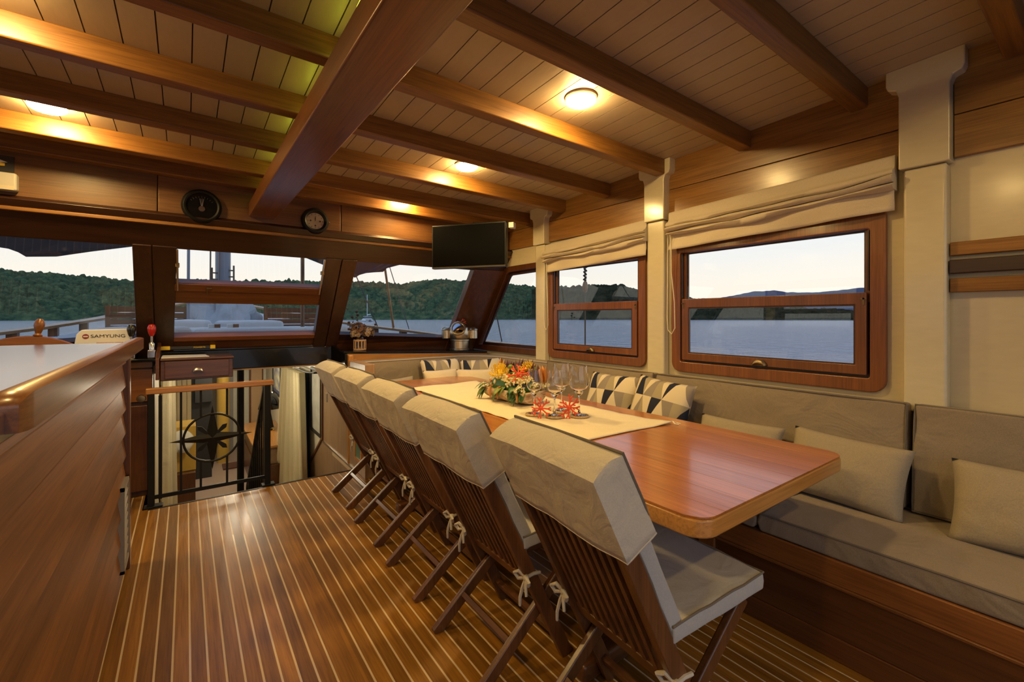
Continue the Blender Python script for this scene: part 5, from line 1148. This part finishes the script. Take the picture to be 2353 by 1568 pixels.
# ================================================================ sea, hills, distant boat
SEA = -1.72
def water_mat():
    m, nt, b, L = new_mat('sea_water'); b.inputs['Base Color'].default_value = (.30, .33, .41, 1); setp(b, rough=.10, ior=1.33, spec=.5)
    tc = nd(nt, 'ShaderNodeTexCoord'); mp = nd(nt, 'ShaderNodeMapping'); mp.inputs['Scale'].default_value = (.24, .20, 1); L.new(tc.outputs['Object'], mp.inputs[0])
    n = nd(nt, 'ShaderNodeTexNoise'); n.inputs['Scale'].default_value = 2.2; n.inputs['Detail'].default_value = 6; n.inputs['Roughness'].default_value = .6; L.new(mp.outputs[0], n.inputs['Vector'])
    bp = nd(nt, 'ShaderNodeBump'); bp.inputs['Strength'].default_value = 1.0; bp.inputs['Distance'].default_value = .8; L.new(n.outputs['Fac'], bp.inputs['Height']); L.new(bp.outputs[0], b.inputs['Normal']); return m
m = MB(); m.add([(-5000, -3000, SEA), (6000, -3000, SEA), (6000, 6000, SEA), (-5000, 6000, SEA)], [(0, 1, 2, 3)]); struct(m.build('sea', water_mat(), origin=(0, 0, SEA)))
def forest_mat(name, a, b_, c, sc_):
    m, nt, b, L = new_mat(name); tc = nd(nt, 'ShaderNodeTexCoord'); n = nd(nt, 'ShaderNodeTexNoise'); n.inputs['Scale'].default_value = sc_; n.inputs['Detail'].default_value = 7; n.inputs['Roughness'].default_value = .7; L.new(tc.outputs['Object'], n.inputs['Vector'])
    r = ramp(nt, [(.35, a), (.5, b_), (.68, c)]); L.new(n.outputs['Fac'], r.inputs[0]); L.new(r.outputs[0], b.inputs['Base Color']); setp(b, rough=1.0, spec=0.0); return m
def hill(name, label, prof, D, depth, mat, bump, n=260, nv=14, freq=.06):
    """prof: (azimuth deg, height m) at distance D; land rises from the shore to a ridge `depth` behind it"""
    azs = [p[0] for p in prof]
    def hgt(az):
        for (a, h), (b, g) in zip(prof, prof[1:]):
            if a <= az <= b: return h + (g - h) * (az - a) / (b - a)
        return prof[0][1] if az < azs[0] else prof[-1][1]
    def fn(u, v):
        az = azs[0] + (azs[-1] - azs[0]) * u; r = D + depth * v; x, y = r * math.sin(rad(az)), r * math.cos(rad(az))
        s = (math.sin(v * math.pi / 2) ** .8 if v < .93 else 1 - (v - .93) * 3)
        z = hgt(az) * (r / D) * s + bump * min(1, v * 8) * (abs(mnoise.noise(V((x * freq, y * freq, 1)))) * 1.2 + .8 * mnoise.noise(V((x * freq * 3, y * freq * 3, 4))) + .5 * mnoise.noise(V((x * freq * 7, y * freq * 7, 9)))) if v > 0 else 0
        return (x, y, SEA - .3 + z)
    m = MB(); m.grid(fn, n, nv); return tag(m.build(name, mat, smooth=False), label, 'hill')
fmat = forest_mat('forest_green', (.026, .052, .032), (.064, .102, .056), (.13, .17, .08), .10)
hill('wooded_hill', 'green wooded hill behind the front windows', [(-40, 46), (-12.8, 47), (-9, 45), (-5, 42), (0, 45), (7, 47), (13, 49), (17, 50), (22, 48), (26, 55), (30, 54), (34, 52), (39, 45), (41, 46), (43, 46)], 640, 260, fmat, 5.5, n=700, nv=30)
dmat = forest_mat('headland_dark', (.012, .016, .010), (.03, .035, .02), (.06, .055, .035), .07)
hill('wooded_headland', 'dark wooded headland behind the middle side window', [(38.5, 40), (42.5, 42), (46, 46), (49, 46), (51, 40), (53, 37), (56, 30), (60, 22), (65, 15), (71, 11), (73, 10), (74, 9.5), (78, 9.5), (86, 9)], 600, 120, dmat, 4.0, n=420, nv=14)
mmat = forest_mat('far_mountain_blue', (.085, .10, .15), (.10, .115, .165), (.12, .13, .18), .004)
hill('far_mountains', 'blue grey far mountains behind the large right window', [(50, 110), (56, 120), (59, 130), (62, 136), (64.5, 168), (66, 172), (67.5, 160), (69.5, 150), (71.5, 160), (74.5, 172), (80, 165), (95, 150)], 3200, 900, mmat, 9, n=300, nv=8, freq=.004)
bt = thing('catamaran', 'white catamaran with tall mast anchored below the green hill', 'boat', (330 * math.sin(rad(18.1)), 330 * math.cos(rad(18.1)), SEA))
bo = V((330 * math.sin(rad(18.1)), 330 * math.cos(rad(18.1)), SEA)); hullw = plain('boat_white', (.55, .60, .65), .4)
for s in (-1, 1): m = MB(); m.ball(bo + V((s * 2.4, 0, .9)), .8, 4.5, 1.3, 12, 8); m.build('hull', hullw, bt, smooth=True)
m = MB(); m.box(bo.x - 2.4, bo.x + 2.4, bo.y - 3, bo.y + 2.5, SEA + 1.6, SEA + 2.4); m.build('bridge_deck', hullw, bt); m = MB(); m.box(bo.x - 2.0, bo.x + 2.0, bo.y - 2, bo.y + 1.5, SEA + 2.4, SEA + 3.6); m.build('cabin', plain('boat_glass', (.10, .14, .18), .3), bt, bevel=.2)
m = MB(); m.box(bo.x - 2.4, bo.x + 2.4, bo.y - 2.6, bo.y + 1.7, SEA + 3.6, SEA + 3.9); m.build('roof', hullw, bt)
m = MB(); m.tube([bo + V((0, 0, 3)), bo + V((0, 0, 19))], .22, 8); m.build('mast', hullw, bt); m = MB(); m.tube([bo + V((0, 0, 4.8)), bo + V((.6, -5, 5.2))], .35, 8); m.build('boom', hullw, bt)
